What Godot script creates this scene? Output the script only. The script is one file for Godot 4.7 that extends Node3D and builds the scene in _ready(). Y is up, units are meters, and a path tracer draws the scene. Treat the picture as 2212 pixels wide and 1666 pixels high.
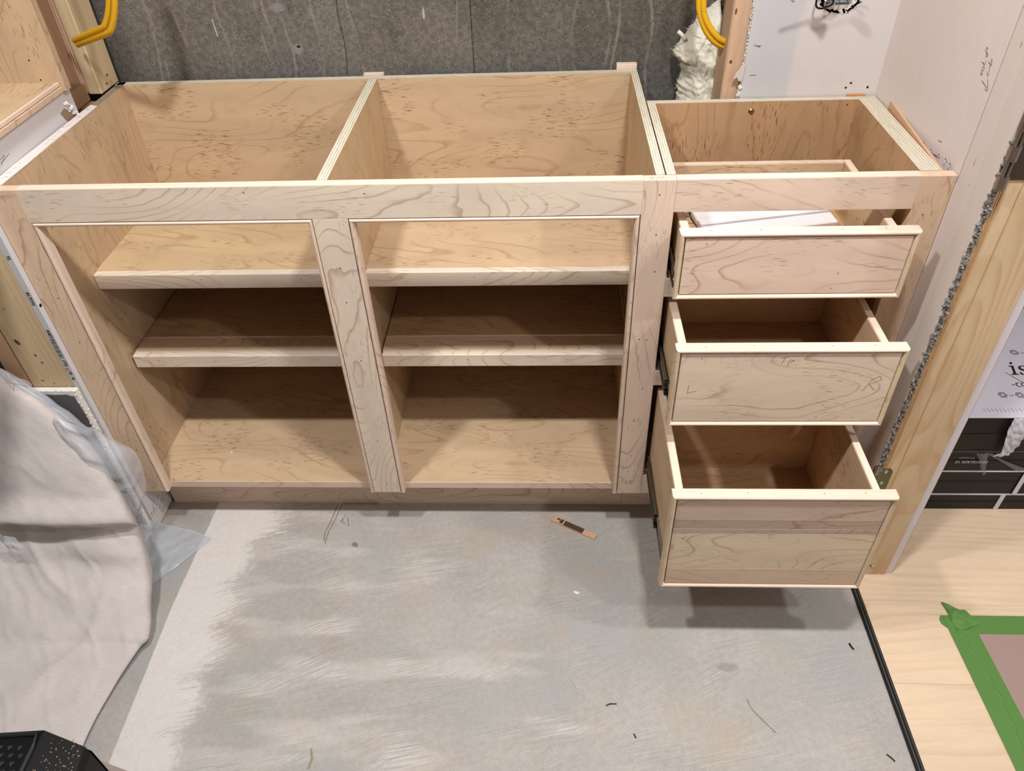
extends Node3D
# A run of unfinished maple cabinets in a basement under construction.
# x runs along the cabinet fronts, y up from the slab, z out of the face frame towards the viewer. Metres.

var M := {}
var rng := RandomNumberGenerator.new()
const TU := 1.28   # metres covered by one wood texture along the grain
const TV := 0.64   # and across it
const LAMP := Color(0.985, 0.99, 1.0)


func _ready():
	rng.seed = 7
	# ---- camera
	var cam := Camera3D.new()
	cam.name = "camera"
	cam.transform = Transform3D(Basis(Vector3(0.9988, -0.0337, -0.0352), Vector3(0.0026, 0.7578, -0.6524), Vector3(0.0487, 0.6516, 0.757)).orthonormalized(), Vector3(0.9088, 1.4581, 1.1609))
	cam.fov = 54.13
	cam.near = 0.02
	cam.current = true
	add_child(cam)
	# ---- surroundings, exposure
	var env := Environment.new()
	env.background_mode = Environment.BG_COLOR
	env.background_color = Color(0, 0, 0)
	env.tonemap_mode = Environment.TONE_MAPPER_LINEAR
	env.tonemap_exposure = 1.0
	env.sdfgi_enabled = true
	env.ssao_enabled = true
	env.ssil_enabled = true
	var we := WorldEnvironment.new()
	we.name = "surroundings"
	we.environment = env
	add_child(we)
	# ---- recessed ceiling lamps: two over the cabinets, two in the room beyond the doorway
	materials()
	lamp(Vector3(1.171, 2.26, 0.549), 1.0, "recessed ceiling lamp above the drawer side of the cabinets")
	lamp(Vector3(0.238, 2.26, 0.557), 1.0, "recessed ceiling lamp above the left half of the open cabinet")
	lamp(Vector3(2.104, 2.26, 0.553), 0.55, "recessed ceiling lamp beyond the doorway, above the stacked tile cartons")
	lamp(Vector3(2.104, 2.26, 1.154), 0.55, "recessed ceiling lamp beyond the doorway, above the taped floor")
	# ---- structure, then things
	room()
	left_wall()
	right_wall()
	sink_cabinet()
	drawer_cabinet()
	niche()
	back_wall_things()
	outlet()
	shims()
	canvas()
	plastic()
	step_stool()
	beyond_doorway()
	debris()


# ------------------------------------------------------------------ helpers
func lamp(at: Vector3, power: float, label: String):
	var o := thing("ceiling_lamp", label, "lamp", at)
	var s := B.new()
	for i in 32:
		var a := TAU * i / 32.0
		var b := TAU * (i + 1) / 32.0
		var pa := Vector3(cos(a), 0, sin(a))
		var pb := Vector3(cos(b), 0, sin(b))
		s.quad(pa * 0.085, pb * 0.085, pb * 0.085 + Vector3(0, -0.006, 0), pa * 0.085 + Vector3(0, -0.006, 0), (pa + pb).normalized())
		s.quad(pa * 0.085 + Vector3(0, -0.006, 0), pb * 0.085 + Vector3(0, -0.006, 0), pb * 0.062 + Vector3(0, -0.009, 0), pa * 0.062 + Vector3(0, -0.009, 0), Vector3.DOWN)
	part("trim_ring", s, M.white, o)
	var g := B.new()
	for i in 32:
		var a := TAU * i / 32.0
		var b := TAU * (i + 1) / 32.0
		g.tri(Vector3(0, -0.008, 0), Vector3(cos(a), 0, sin(a)) * 0.062 + Vector3(0, -0.008, 0), Vector3(cos(b), 0, sin(b)) * 0.062 + Vector3(0, -0.008, 0), Vector3.DOWN)
	part("diffuser", g, M.glow, o)
	var l := AreaLight3D.new()
	l.name = "light"
	l.area_size = Vector2(0.1, 0.1)
	l.light_color = LAMP
	l.light_energy = 2.32 * power
	l.set("area_range", 8.0)
	l.set("area_attenuation", 2.0)
	l.shadow_enabled = true
	l.position = at + Vector3(0, -0.03, 0)
	l.rotation.x = -PI / 2
	add_child(l, true)


class B:
	var st := SurfaceTool.new()
	var xf := Transform3D()
	var off := Vector2()
	var g := 0
	var org := Vector3()

	func _init():
		st.begin(Mesh.PRIMITIVE_TRIANGLES)

	func uv(p: Vector3, n: Vector3) -> Vector2:
		var a := n.abs().max_axis_index()
		var q := p - org
		if a == g:
			return Vector2(q[(g + 1) % 3] * 0.12, q[(g + 2) % 3]) + off
		return Vector2(q[g], q[3 - g - a]) + off

	func vert(p: Vector3, n: Vector3, t: Vector2):
		st.set_normal((xf.basis * n).normalized())
		st.set_uv(t)
		st.add_vertex(xf * p)

	func tri(a: Vector3, b: Vector3, c: Vector3, n: Vector3):
		if (b - a).cross(c - a).dot(n) > 0.0:
			var t := b
			b = c
			c = t
		for p in [a, b, c]:
			vert(p, n, uv(p, n))

	func quad(a: Vector3, b: Vector3, c: Vector3, d: Vector3, n: Vector3):
		tri(a, b, c, n)
		tri(a, c, d, n)

	# a quad with its own texture coordinates
	func quv(p: Array, t: Array, n: Vector3):
		for k in [[0, 1, 2], [0, 2, 3]]:
			var i: Array = k
			if (p[i[1]] - p[i[0]]).cross(p[i[2]] - p[i[0]]).dot(n) > 0.0:
				i = [k[0], k[2], k[1]]
			for j in i:
				vert(p[j], n, t[j])

	# a smooth quad: corners with a normal each
	func sm(p: Array, ns: Array):
		var mid: Vector3 = ns[0] + ns[1] + ns[2] + ns[3]
		for k in [[0, 1, 2], [0, 2, 3]]:
			var i: Array = k
			if (p[i[1]] - p[i[0]]).cross(p[i[2]] - p[i[0]]).dot(mid) > 0.0:
				i = [k[0], k[2], k[1]]
			for j in i:
				vert(p[j], ns[j], uv(p[j], mid))

	# a board from lo to hi, its edges eased by e, grain along axis gr
	func box(lo: Vector3, hi: Vector3, gr := 0, e := 0.0007):
		g = gr
		org = lo
		var c := (lo + hi) * 0.5
		var h := (hi - lo) * 0.5
		e = minf(e, 0.4 * minf(h.x, minf(h.y, h.z)))
		for a in 3:
			var b := (a + 1) % 3
			var d := (a + 2) % 3
			for s in [-1.0, 1.0]:
				var n := Vector3()
				n[a] = s
				var q := []
				for k in [[-1, -1], [1, -1], [1, 1], [-1, 1]]:
					var p := Vector3()
					p[a] = s * h[a]
					p[b] = k[0] * (h[b] - e)
					p[d] = k[1] * (h[d] - e)
					q.append(c + p)
				quad(q[0], q[1], q[2], q[3], n)
			if e <= 0.0:
				continue
			for s in [-1.0, 1.0]:
				for t in [-1.0, 1.0]:
					var n := Vector3()
					n[b] = s
					n[d] = t
					var q := []
					for k in [[-1, 0], [1, 0], [1, 1], [-1, 1]]:
						var p := Vector3()
						p[a] = k[0] * (h[a] - e)
						p[b] = s * (h[b] - (e if k[1] == 0 else 0.0))
						p[d] = t * (h[d] - (0.0 if k[1] == 0 else e))
						q.append(c + p)
					quad(q[0], q[1], q[2], q[3], n.normalized())
		if e > 0.0:
			for sx in [-1.0, 1.0]:
				for sy in [-1.0, 1.0]:
					for sz in [-1.0, 1.0]:
						var s := Vector3(sx, sy, sz)
						tri(c + s * (h - Vector3(0, e, e)), c + s * (h - Vector3(e, 0, e)), c + s * (h - Vector3(e, e, 0)), s.normalized())
		return self

	# one side of a mitred moulding round the rectangle x0..x1, y0..y1; profile points are (inset, z)
	func mould(prof: Array, r: Rect2, side: int):
		g = 0 if side == 0 or side == 2 else 1
		org = Vector3(r.position.x, r.position.y, 0)
		for i in prof.size() - 1:
			var p: Vector2 = prof[i]
			var q: Vector2 = prof[i + 1]
			var w := []
			for k in [[p, 0], [p, 1], [q, 1], [q, 0]]:
				var o: Vector2 = k[0]
				var x0 := r.position.x + o.x
				var x1 := r.end.x - o.x
				var y0 := r.position.y + o.x
				var y1 := r.end.y - o.x
				var v := Vector3(0, 0, o.y)
				match side:
					0: v += Vector3(x1 if k[1] else x0, y1, 0)
					1: v += Vector3(x1, y1 if k[1] else y0, 0)
					2: v += Vector3(x1 if k[1] else x0, y0, 0)
					3: v += Vector3(x0, y1 if k[1] else y0, 0)
				w.append(v)
			var d := (q - p).normalized()
			var m := Vector2(-d.y, d.x)   # to the left of the profile's run: outward
			var inward: Vector3 = [Vector3.DOWN, Vector3.LEFT, Vector3.UP, Vector3.RIGHT][side]
			quad(w[0], w[1], w[2], w[3], inward * m.x + Vector3(0, 0, m.y))
		return self

	# a disc lying on a surface with normal n
	func disc(c: Vector3, r: float, n: Vector3, k := 8):
		var a := n.cross(Vector3(0.3, 0.9, 0.2)).normalized()
		var b := n.cross(a)
		for i in k:
			var s := TAU * i / k
			var t := TAU * (i + 1) / k
			tri(c, c + (a * cos(s) + b * sin(s)) * r, c + (a * cos(t) + b * sin(t)) * r, n)

	# a round tube along points
	func tube(pts: Array, r: float, sides := 10, flat := 1.0):
		var fr := []
		var up := Vector3(0.02, 0.1, 1.0).normalized()
		for i in pts.size():
			var d: Vector3 = (pts[mini(i + 1, pts.size() - 1)] - pts[maxi(i - 1, 0)]).normalized()
			var a := d.cross(up).normalized()
			fr.append([pts[i], a, a.cross(d).normalized()])
		for i in pts.size() - 1:
			for k in sides:
				var q := []
				var ns := []
				for j in [[0, 0], [0, 1], [1, 1], [1, 0]]:
					var f: Array = fr[i + j[0]]
					var t: float = TAU * (k + j[1]) / sides
					ns.append(f[1] * cos(t) + f[2] * sin(t))
					q.append(f[0] + f[1] * cos(t) * r + f[2] * sin(t) * r * flat)
				sm(q, ns)
		for e in [0, pts.size() - 1]:
			var f: Array = fr[e]
			var n: Vector3 = (pts[e] - pts[1 if e == 0 else e - 1]).normalized()
			for k in sides:
				var t := TAU * k / sides
				var u := TAU * (k + 1) / sides
				tri(f[0], f[0] + f[1] * cos(t) * r + f[2] * sin(t) * r * flat, f[0] + f[1] * cos(u) * r + f[2] * sin(u) * r * flat, n)
		return self

	# a lathed profile of (radius, height) about the y axis, turned by xf
	func lathe(prof: Array, sides := 20):
		for i in prof.size() - 1:
			var d: Vector2 = (prof[i + 1] - prof[i]).normalized()
			for k in sides:
				var q := []
				var ns := []
				for j in [[0, 0], [0, 1], [1, 1], [1, 0]]:
					var p: Vector2 = prof[i + j[0]]
					var t: float = TAU * (k + j[1]) / sides
					q.append(Vector3(cos(t) * p.x, p.y, sin(t) * p.x))
					ns.append(Vector3(cos(t) * d.y, -d.x, sin(t) * d.y))
				sm(q, ns)
		return self

	# an extruded outline in the x-y plane from z0 to z1
	func slab(pts: PackedVector2Array, z0: float, z1: float):
		var idx := Geometry2D.triangulate_polygon(pts)
		for i in range(0, idx.size(), 3):
			for f in [[z0, Vector3.FORWARD], [z1, Vector3.BACK]]:
				var p := []
				for j in 3:
					p.append(Vector3(pts[idx[i + j]].x, pts[idx[i + j]].y, f[0]))
				tri(p[0], p[1], p[2], f[1])
		var ccw := not Geometry2D.is_polygon_clockwise(pts)
		for i in pts.size():
			var a := pts[i]
			var b := pts[(i + 1) % pts.size()]
			var d := (b - a).normalized()
			var n := Vector3(d.y, -d.x, 0) * (1.0 if ccw else -1.0)
			# triangulate's idea of clockwise is for y down; the outline's own area decides
			quad(Vector3(a.x, a.y, z0), Vector3(b.x, b.y, z0), Vector3(b.x, b.y, z1), Vector3(a.x, a.y, z1), n)
		return self

	# a smooth sheet through rows of control points, bent along its normal by f
	func sheet(rows: Array, nu: int, nv: int, f: Callable):
		var cols: int = rows[0].size()
		var w: int = (cols - 1) * nu + 1
		var h: int = (rows.size() - 1) * nv + 1
		var P := []
		for j in h:
			var rj: float = float(j) / nv
			var r := mini(int(rj), rows.size() - 2)
			var line := []
			for i in w:
				var ci: float = float(i) / nu
				var c := mini(int(ci), cols - 2)
				var k := []
				for rr in [r - 1, r, r + 1, r + 2]:
					var R: Array = rows[clampi(rr, 0, rows.size() - 1)]
					k.append(cat(R[maxi(c - 1, 0)], R[c], R[c + 1], R[mini(c + 2, cols - 1)], ci - c))
				line.append(cat(k[0], k[1], k[2], k[3], rj - r))
			P.append(line)
		for pass_no in 2:
			var N := []
			for j in h:
				var line := []
				for i in w:
					var a: Vector3 = P[j][mini(i + 1, w - 1)] - P[j][maxi(i - 1, 0)]
					var b: Vector3 = P[mini(j + 1, h - 1)][i] - P[maxi(j - 1, 0)][i]
					line.append(b.cross(a).normalized())
				N.append(line)
			if pass_no == 0:
				for j in h:
					for i in w:
						P[j][i] += N[j][i] * float((f as Callable).call(P[j][i], float(i) / (w - 1), float(j) / (h - 1)))
			else:
				for j in h - 1:
					for i in w - 1:
						var q := [P[j][i], P[j][i + 1], P[j + 1][i + 1], P[j + 1][i]]
						var n := [N[j][i], N[j][i + 1], N[j + 1][i + 1], N[j + 1][i]]
						var mid: Vector3 = n[0] + n[1] + n[2] + n[3]
						for k in [[0, 1, 2], [0, 2, 3]]:
							var o: Array = k
							if (q[o[1]] - q[o[0]]).cross(q[o[2]] - q[o[0]]).dot(mid) > 0.0:
								o = [k[0], k[2], k[1]]
							for e in o:
								vert(q[e], n[e], Vector2(q[e].x + q[e].y * 0.5, q[e].z - q[e].y) * 1.0)
		return self

	static func cat(a: Vector3, b: Vector3, c: Vector3, d: Vector3, t: float) -> Vector3:
		return b + 0.5 * t * (c - a + t * (2.0 * a - 5.0 * b + 4.0 * c - d + t * (3.0 * (b - c) + d - a)))


func numbered(called: String) -> String:
	if not has_node(called):
		return called
	var i := 1
	while has_node("%s_%03d" % [called, i]):
		i += 1
	return "%s_%03d" % [called, i]


func tag(o: Node3D, label: String, category: String, group := ""):
	o.set_meta("label", label)
	if category:
		o.set_meta("category", category)
	if group:
		o.set_meta("group", group)
	return o


func thing(called: String, label: String, category: String, at := Vector3.ZERO, group := "") -> Node3D:
	var o := Node3D.new()
	o.name = numbered(called)
	o.position = at
	add_child(o)
	tag(o, label, category, group)
	return o


func part(called: String, s: B, m: Material, parent: Node = null, label := "") -> MeshInstance3D:
	var o := MeshInstance3D.new()
	o.mesh = s.st.commit()
	o.mesh.surface_set_material(0, m)
	if parent:
		o.name = called
		parent.add_child(o, true)
	else:
		o.name = numbered(called)
		add_child(o)
	if label:
		o.set_meta("label", label)
	return o


func structure(called: String, s: B, m: Material, label := "") -> MeshInstance3D:
	var o := part(called, s, m)
	o.set_meta("kind", "structure")
	if label:
		o.set_meta("label", label)
	return o


func stuff(o: Node3D):
	o.set_meta("kind", "stuff")
	return o


# a B that starts at a random place of the wood texture that leaves room for the board
func wood(len_u := 0.5, len_v := 0.1) -> B:
	var s := B.new()
	s.off = Vector2(rng.randf() * maxf(0.0, TU - len_u - 0.02) + 0.01, rng.randf() * maxf(0.0, TV - len_v - 0.02) + 0.01)
	return s


func board(called: String, lo: Vector3, hi: Vector3, gr: int, m: Material, parent: Node = null, e := 0.0007, label := "") -> MeshInstance3D:
	var d := hi - lo
	var s := wood(d[gr], maxf(d[(gr + 1) % 3], d[(gr + 2) % 3]))
	s.box(lo, hi, gr, e)
	return part(called, s, m, parent, label)


func V(x: float, y: float, z: float) -> Vector3:
	return Vector3(x, y, z)


# ------------------------------------------------------------------ textures
func paint(w: int, h: int, f: Callable) -> Image:
	var rows := []
	rows.resize(h)
	var id := WorkerThreadPool.add_group_task(func(y):
		var b := PackedByteArray()
		b.resize(w * 3)
		for x in w:
			var c: Color = f.call(x, y)
			b[x * 3] = clampi(int(c.r * 255.0 + 0.5), 0, 255)
			b[x * 3 + 1] = clampi(int(c.g * 255.0 + 0.5), 0, 255)
			b[x * 3 + 2] = clampi(int(c.b * 255.0 + 0.5), 0, 255)
		rows[y] = b
	, h, -1, true)
	WorkerThreadPool.wait_for_group_task_completion(id)
	var all := PackedByteArray()
	for r in rows:
		all.append_array(r)
	return Image.create_from_data(w, h, false, Image.FORMAT_RGB8, all)


func noise(sd: int, freq := 1.0, oct := 3, type := FastNoiseLite.TYPE_SIMPLEX_SMOOTH) -> FastNoiseLite:
	var n := FastNoiseLite.new()
	n.seed = sd
	n.noise_type = type
	n.frequency = freq
	n.fractal_octaves = oct
	n.fractal_type = FastNoiseLite.FRACTAL_FBM if oct > 1 else FastNoiseLite.FRACTAL_NONE
	return n


# maple: broad tone, fine fibre, growth lines that run in long wandering contours, short brown flecks
func maple(w: int, h: int, sd: int, base: Color, dark: Color, lines: float, count: float, flecks: float, blotch: float, run: float) -> Image:
	var na := noise(sd, 1.0, 2)
	na.fractal_gain = 0.3
	var nb := noise(sd + 1, 1.0, 2)
	var nc := noise(sd + 2, 1.0, 1)
	var nd := noise(sd + 3, 1.0, 1)
	var ne := noise(sd + 4, 1.0, 3)
	return paint(w, h, func(x, y):
		var u: float = x * TU / w
		var v: float = y * TV / h
		var fibre := nb.get_noise_2d(u * 18.0, v * 420.0)
		var tone := ne.get_noise_2d(u * 2.2 + 40.0, v * 14.0)
		var f := na.get_noise_2d(u * 1.5, v * 5.0) * 0.8 + nc.get_noise_2d(u * 24.0, v * 55.0) * 0.008 + v * run
		var t := fposmod(f * count, 1.0)
		var l := smoothstep(0.70, 0.95, t) * (1.0 - smoothstep(0.95, 1.0, t))
		l *= l * clampf(0.45 + nd.get_noise_2d(u * 3.0, v * 9.0) * 1.1, 0.0, 1.0) * lines
		var fl := smoothstep(0.55, 0.74, nc.get_noise_2d(u * 34.0 + 9.0, v * 380.0)) * smoothstep(0.0, 0.45, nd.get_noise_2d(u * 6.0 + 70.0, v * 11.0)) * flecks
		var bl := maxf(0.0, ne.get_noise_2d(u * 9.0, v * 13.0)) * blotch
		var c := base.lerp(dark, clampf(l + fl, 0.0, 1.0))
		var k := 1.0 + tone * 0.05 + fibre * 0.02 - bl
		return Color(c.r * k, c.g * k * (1.0 - 0.15 * bl), c.b * k * (1.0 - 0.012 * tone - 0.3 * bl)))


# softwood: strong parallel growth rings
func pine(w: int, h: int, sd: int, base: Color, dark: Color, rings: float, bend: float, contrast: float) -> Image:
	var na := noise(sd, 1.0, 2)
	var nb := noise(sd + 1, 1.0, 2)
	return paint(w, h, func(x, y):
		var u: float = x * TU / w
		var v: float = y * TV / h
		var f := v * rings + na.get_noise_2d(u * 1.3, v * 7.0) * bend
		var t := fposmod(f, 1.0)
		var l := smoothstep(0.25, 0.92, t) * (1.0 - smoothstep(0.92, 1.0, t)) * contrast * (0.6 + 0.8 * nb.get_noise_2d(u * 2.0 + 9.0, v * 20.0))
		var k := 1.0 + nb.get_noise_2d(u * 20.0, v * 380.0) * 0.03 + na.get_noise_2d(u * 2.0 + 50.0, v * 5.0) * 0.05
		var c := base.lerp(dark, clampf(l, 0.0, 1.0))
		return Color(c.r * k, c.g * k, c.b * k))


func stroke(im: Image, pts: Array, rad: float, col: Color, alpha: float):
	for i in pts.size() - 1:
		var a: Vector2 = pts[i]
		var b: Vector2 = pts[i + 1]
		var n := int(ceil(a.distance_to(b) / maxf(0.5, rad * 0.5)))
		for k in n + 1:
			var p := a.lerp(b, float(k) / maxi(n, 1))
			for dy in range(-int(rad + 1), int(rad + 2)):
				for dx in range(-int(rad + 1), int(rad + 2)):
					var x := int(p.x) + dx
					var y := int(p.y) + dy
					if x < 0 or y < 0 or x >= im.get_width() or y >= im.get_height():
						continue
					var d := Vector2(x + 0.5, y + 0.5).distance_to(p)
					var s := alpha * clampf(rad + 0.5 - d, 0.0, 1.0)
					if s > 0.0:
						im.set_pixel(x, y, im.get_pixel(x, y).lerp(col, s))


func blot(im: Image, c: Vector2, rx: float, ry: float, col: Color, alpha: float):
	for y in range(maxi(0, int(c.y - ry)), mini(im.get_height(), int(c.y + ry + 1))):
		for x in range(maxi(0, int(c.x - rx)), mini(im.get_width(), int(c.x + rx + 1))):
			var d := Vector2((x - c.x) / rx, (y - c.y) / ry).length()
			if d < 1.0:
				im.set_pixel(x, y, im.get_pixel(x, y).lerp(col, alpha * smoothstep(1.0, 0.6, d)))


func mat(c: Color, rough := 0.6, tex: Image = null, scale := Vector3(1.0 / TU, 1.0 / TV, 1.0), spec := 0.4) -> StandardMaterial3D:
	var m := StandardMaterial3D.new()
	m.albedo_color = c
	m.roughness = rough
	m.metallic_specular = spec
	if tex:
		m.albedo_texture = ImageTexture.create_from_image(tex)
		m.uv1_scale = scale
	return m


func tinted(m: StandardMaterial3D, c: Color, rough := -1.0) -> StandardMaterial3D:
	var n: StandardMaterial3D = m.duplicate()
	n.albedo_color = c
	if rough >= 0.0:
		n.roughness = rough
	return n


func metal(c: Color, rough: float) -> StandardMaterial3D:
	var m := mat(c, rough)
	m.metallic = 1.0
	return m


func materials():
	var t0 := Time.get_ticks_msec()
	var veneer := maple(2048, 1024, 11, Color(0.765, 0.655, 0.525), Color(0.50, 0.33, 0.20), 0.26, 6.0, 0.75, 0.05, 0.6)
	var solid := maple(2048, 1024, 31, Color(0.845, 0.775, 0.695), Color(0.60, 0.47, 0.37), 0.48, 9.0, 0.5, 0.03, 2.2)
	M.veneer = mat(Color(1, 1, 1), 0.48, veneer)
	M.veneer_warm = tinted(M.veneer, Color(0.95, 0.89, 0.83))
	M.veneer_pale = tinted(M.veneer, Color(1, 1.0, 0.97))
	M.solid = mat(Color(1, 1, 1), 0.55, solid)
	M.solid_pink = tinted(M.solid, Color(1.0, 0.965, 0.96))
	M.solid_tan = tinted(M.solid, Color(0.985, 0.93, 0.875))
	M.solid_pale = tinted(M.solid, Color(1.0, 1.0, 1.0))
	M.solid_grey = tinted(M.solid, Color(0.86, 0.83, 0.83))
	M.edge = mat(Color(1, 1, 1), 0.6, pine(1024, 512, 51, Color(0.875, 0.775, 0.695), Color(0.81, 0.70, 0.60), 60.0, 1.0, 0.4))
	M.birch = tinted(M.veneer, Color(0.98, 0.97, 0.95), 0.5)
	M.pine = mat(Color(1, 1, 1), 0.5, pine(1024, 512, 61, Color(0.79, 0.685, 0.545), Color(0.70, 0.54, 0.38), 22.0, 3.2, 0.55))
	M.spruce = mat(Color(1, 1, 1), 0.65, pine(1024, 512, 71, Color(0.785, 0.69, 0.545), Color(0.70, 0.57, 0.41), 70.0, 1.6, 0.4))
	M.stud = mat(Color(1, 1, 1), 0.7, pine(1024, 512, 81, Color(0.78, 0.65, 0.53), Color(0.68, 0.50, 0.38), 60.0, 2.0, 0.45))
	M.plank = mat(Color(1, 1, 1), 0.42, pine(2048, 1024, 91, Color(0.83, 0.735, 0.62), Color(0.745, 0.60, 0.485), 42.0, 1.5, 0.32))
	var nply := noise(5, 1.0, 2)
	M.ply = mat(Color(1, 1, 1), 0.75, paint(1024, 128, func(x, y):
		var v: float = y / 128.0 * 7.0 + nply.get_noise_2d(x * 0.02, y * 0.05) * 0.35
		var k := int(floor(v)) % 2
		var c := Color(0.84, 0.795, 0.72) if k == 0 else Color(0.70, 0.665, 0.60)
		var d: float = 1.0 + nply.get_noise_2d(x * 0.03, y * 1.4) * 0.16 + nply.get_noise_2d(x * 0.5, y * 3.0) * 0.05
		return Color(c.r * d, c.g * d, c.b * d * 0.98)), Vector3(1.0, 1.0, 1.0))
	M.knot = mat(Color(0.38, 0.25, 0.15), 0.7)
	M.hole = mat(Color(0.25, 0.15, 0.09), 0.9)
	M.white = mat(Color(0.87, 0.86, 0.85), 0.5)
	M.glow = mat(Color(0.95, 0.94, 0.92), 0.5)
	M.glow.emission_enabled = true
	M.glow.emission = LAMP
	M.glow.emission_energy_multiplier = 3.0
	M.steel = metal(Color(0.72, 0.71, 0.69), 0.32)
	M.black = mat(Color(0.02, 0.02, 0.02), 0.4)
	M.dull_steel = metal(Color(0.50, 0.47, 0.42), 0.45)
	M.brass = metal(Color(0.66, 0.56, 0.33), 0.3)
	M.gypsum = mat(Color(0.86, 0.84, 0.81), 0.95)
	M.front_a = tinted(M.solid, Color(1.0, 0.955, 0.945))
	M.front_b = tinted(M.solid, Color(1.0, 0.985, 0.965))
	M.bead_side = tinted(M.solid, Color(0.97, 0.95, 0.88))
	M.strip_a = tinted(M.solid, Color(0.93, 0.89, 0.88))
	M.strip_b = tinted(M.solid, Color(1.0, 0.98, 0.94))
	M.strip_c = tinted(M.solid, Color(0.95, 0.90, 0.87))
	M.strip_d = tinted(M.solid, Color(0.84, 0.80, 0.79))
	M.yellow = mat(Color(0.86, 0.66, 0.13), 0.35)
	M.fleece = mat(Color(0.90, 0.88, 0.80), 1.0)
	M.fleece.backlight_enabled = true
	M.fleece.backlight = Color(0.35, 0.34, 0.3)
	M.gloss_white = mat(Color(0.88, 0.86, 0.86), 0.25)
	M.carton = mat(Color(0.075, 0.068, 0.068), 0.42)
	M.rubber = mat(Color(0.06, 0.055, 0.05), 0.5)
	M.rubber_grey = mat(Color(0.30, 0.29, 0.27), 0.5)
	M.tape = mat(Color(0.33, 0.48, 0.225), 0.6)
	M.tread = mat(Color(0.035, 0.034, 0.036), 0.45)
	M.tread_grey = mat(Color(0.13, 0.13, 0.135), 0.5)
	for k in [["film", Color(0.80, 0.81, 0.83, 0.5), 0.3], ["film_clear", Color(0.6, 0.6, 0.6, 0.35), 0.3], ["film_white", Color(0.82, 0.82, 0.84, 0.85), 0.3]]:
		var f := mat(k[1], k[2])
		f.transparency = BaseMaterial3D.TRANSPARENCY_ALPHA
		f.cull_mode = BaseMaterial3D.CULL_DISABLED
		f.metallic_specular = 0.6
		M[k[0]] = f
	var nw := noise(601, 1.0, 2)
	var weave := paint(1024, 1024, func(x, y):
		var u: float = x / 1024.0
		var v: float = y / 1024.0
		var th := sin(u * TAU * 128.0 + nw.get_noise_2d(u * 8.0, v * 60.0) * 2.0) * 0.5 + sin(v * TAU * 128.0) * 0.5
		var slub := nw.get_noise_2d(u * 14.0, v * 240.0)
		var n := nw.get_noise_2d(u * 3.0, v * 3.0)
		var k: float = 1.0 + th * 0.03 + slub * 0.06 + n * 0.03
		return Color(0.765 * k, 0.725 * k, 0.705 * k))
	M.canvas = mat(Color(1, 1, 1), 0.95, weave, Vector3(3.3, 3.3, 1), 0.2)
	M.canvas.rim_enabled = true
	M.canvas.rim = 0.2
	concrete_floor()
	concrete_wall()
	drywall()
	print("textures ms ", Time.get_ticks_msec() - t0)


const FX0 := -0.45   # the slab's texture runs from here ...
const FZ0 := -0.12
const FW := 2.1      # ... over this width and depth
const FD := 1.05


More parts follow.
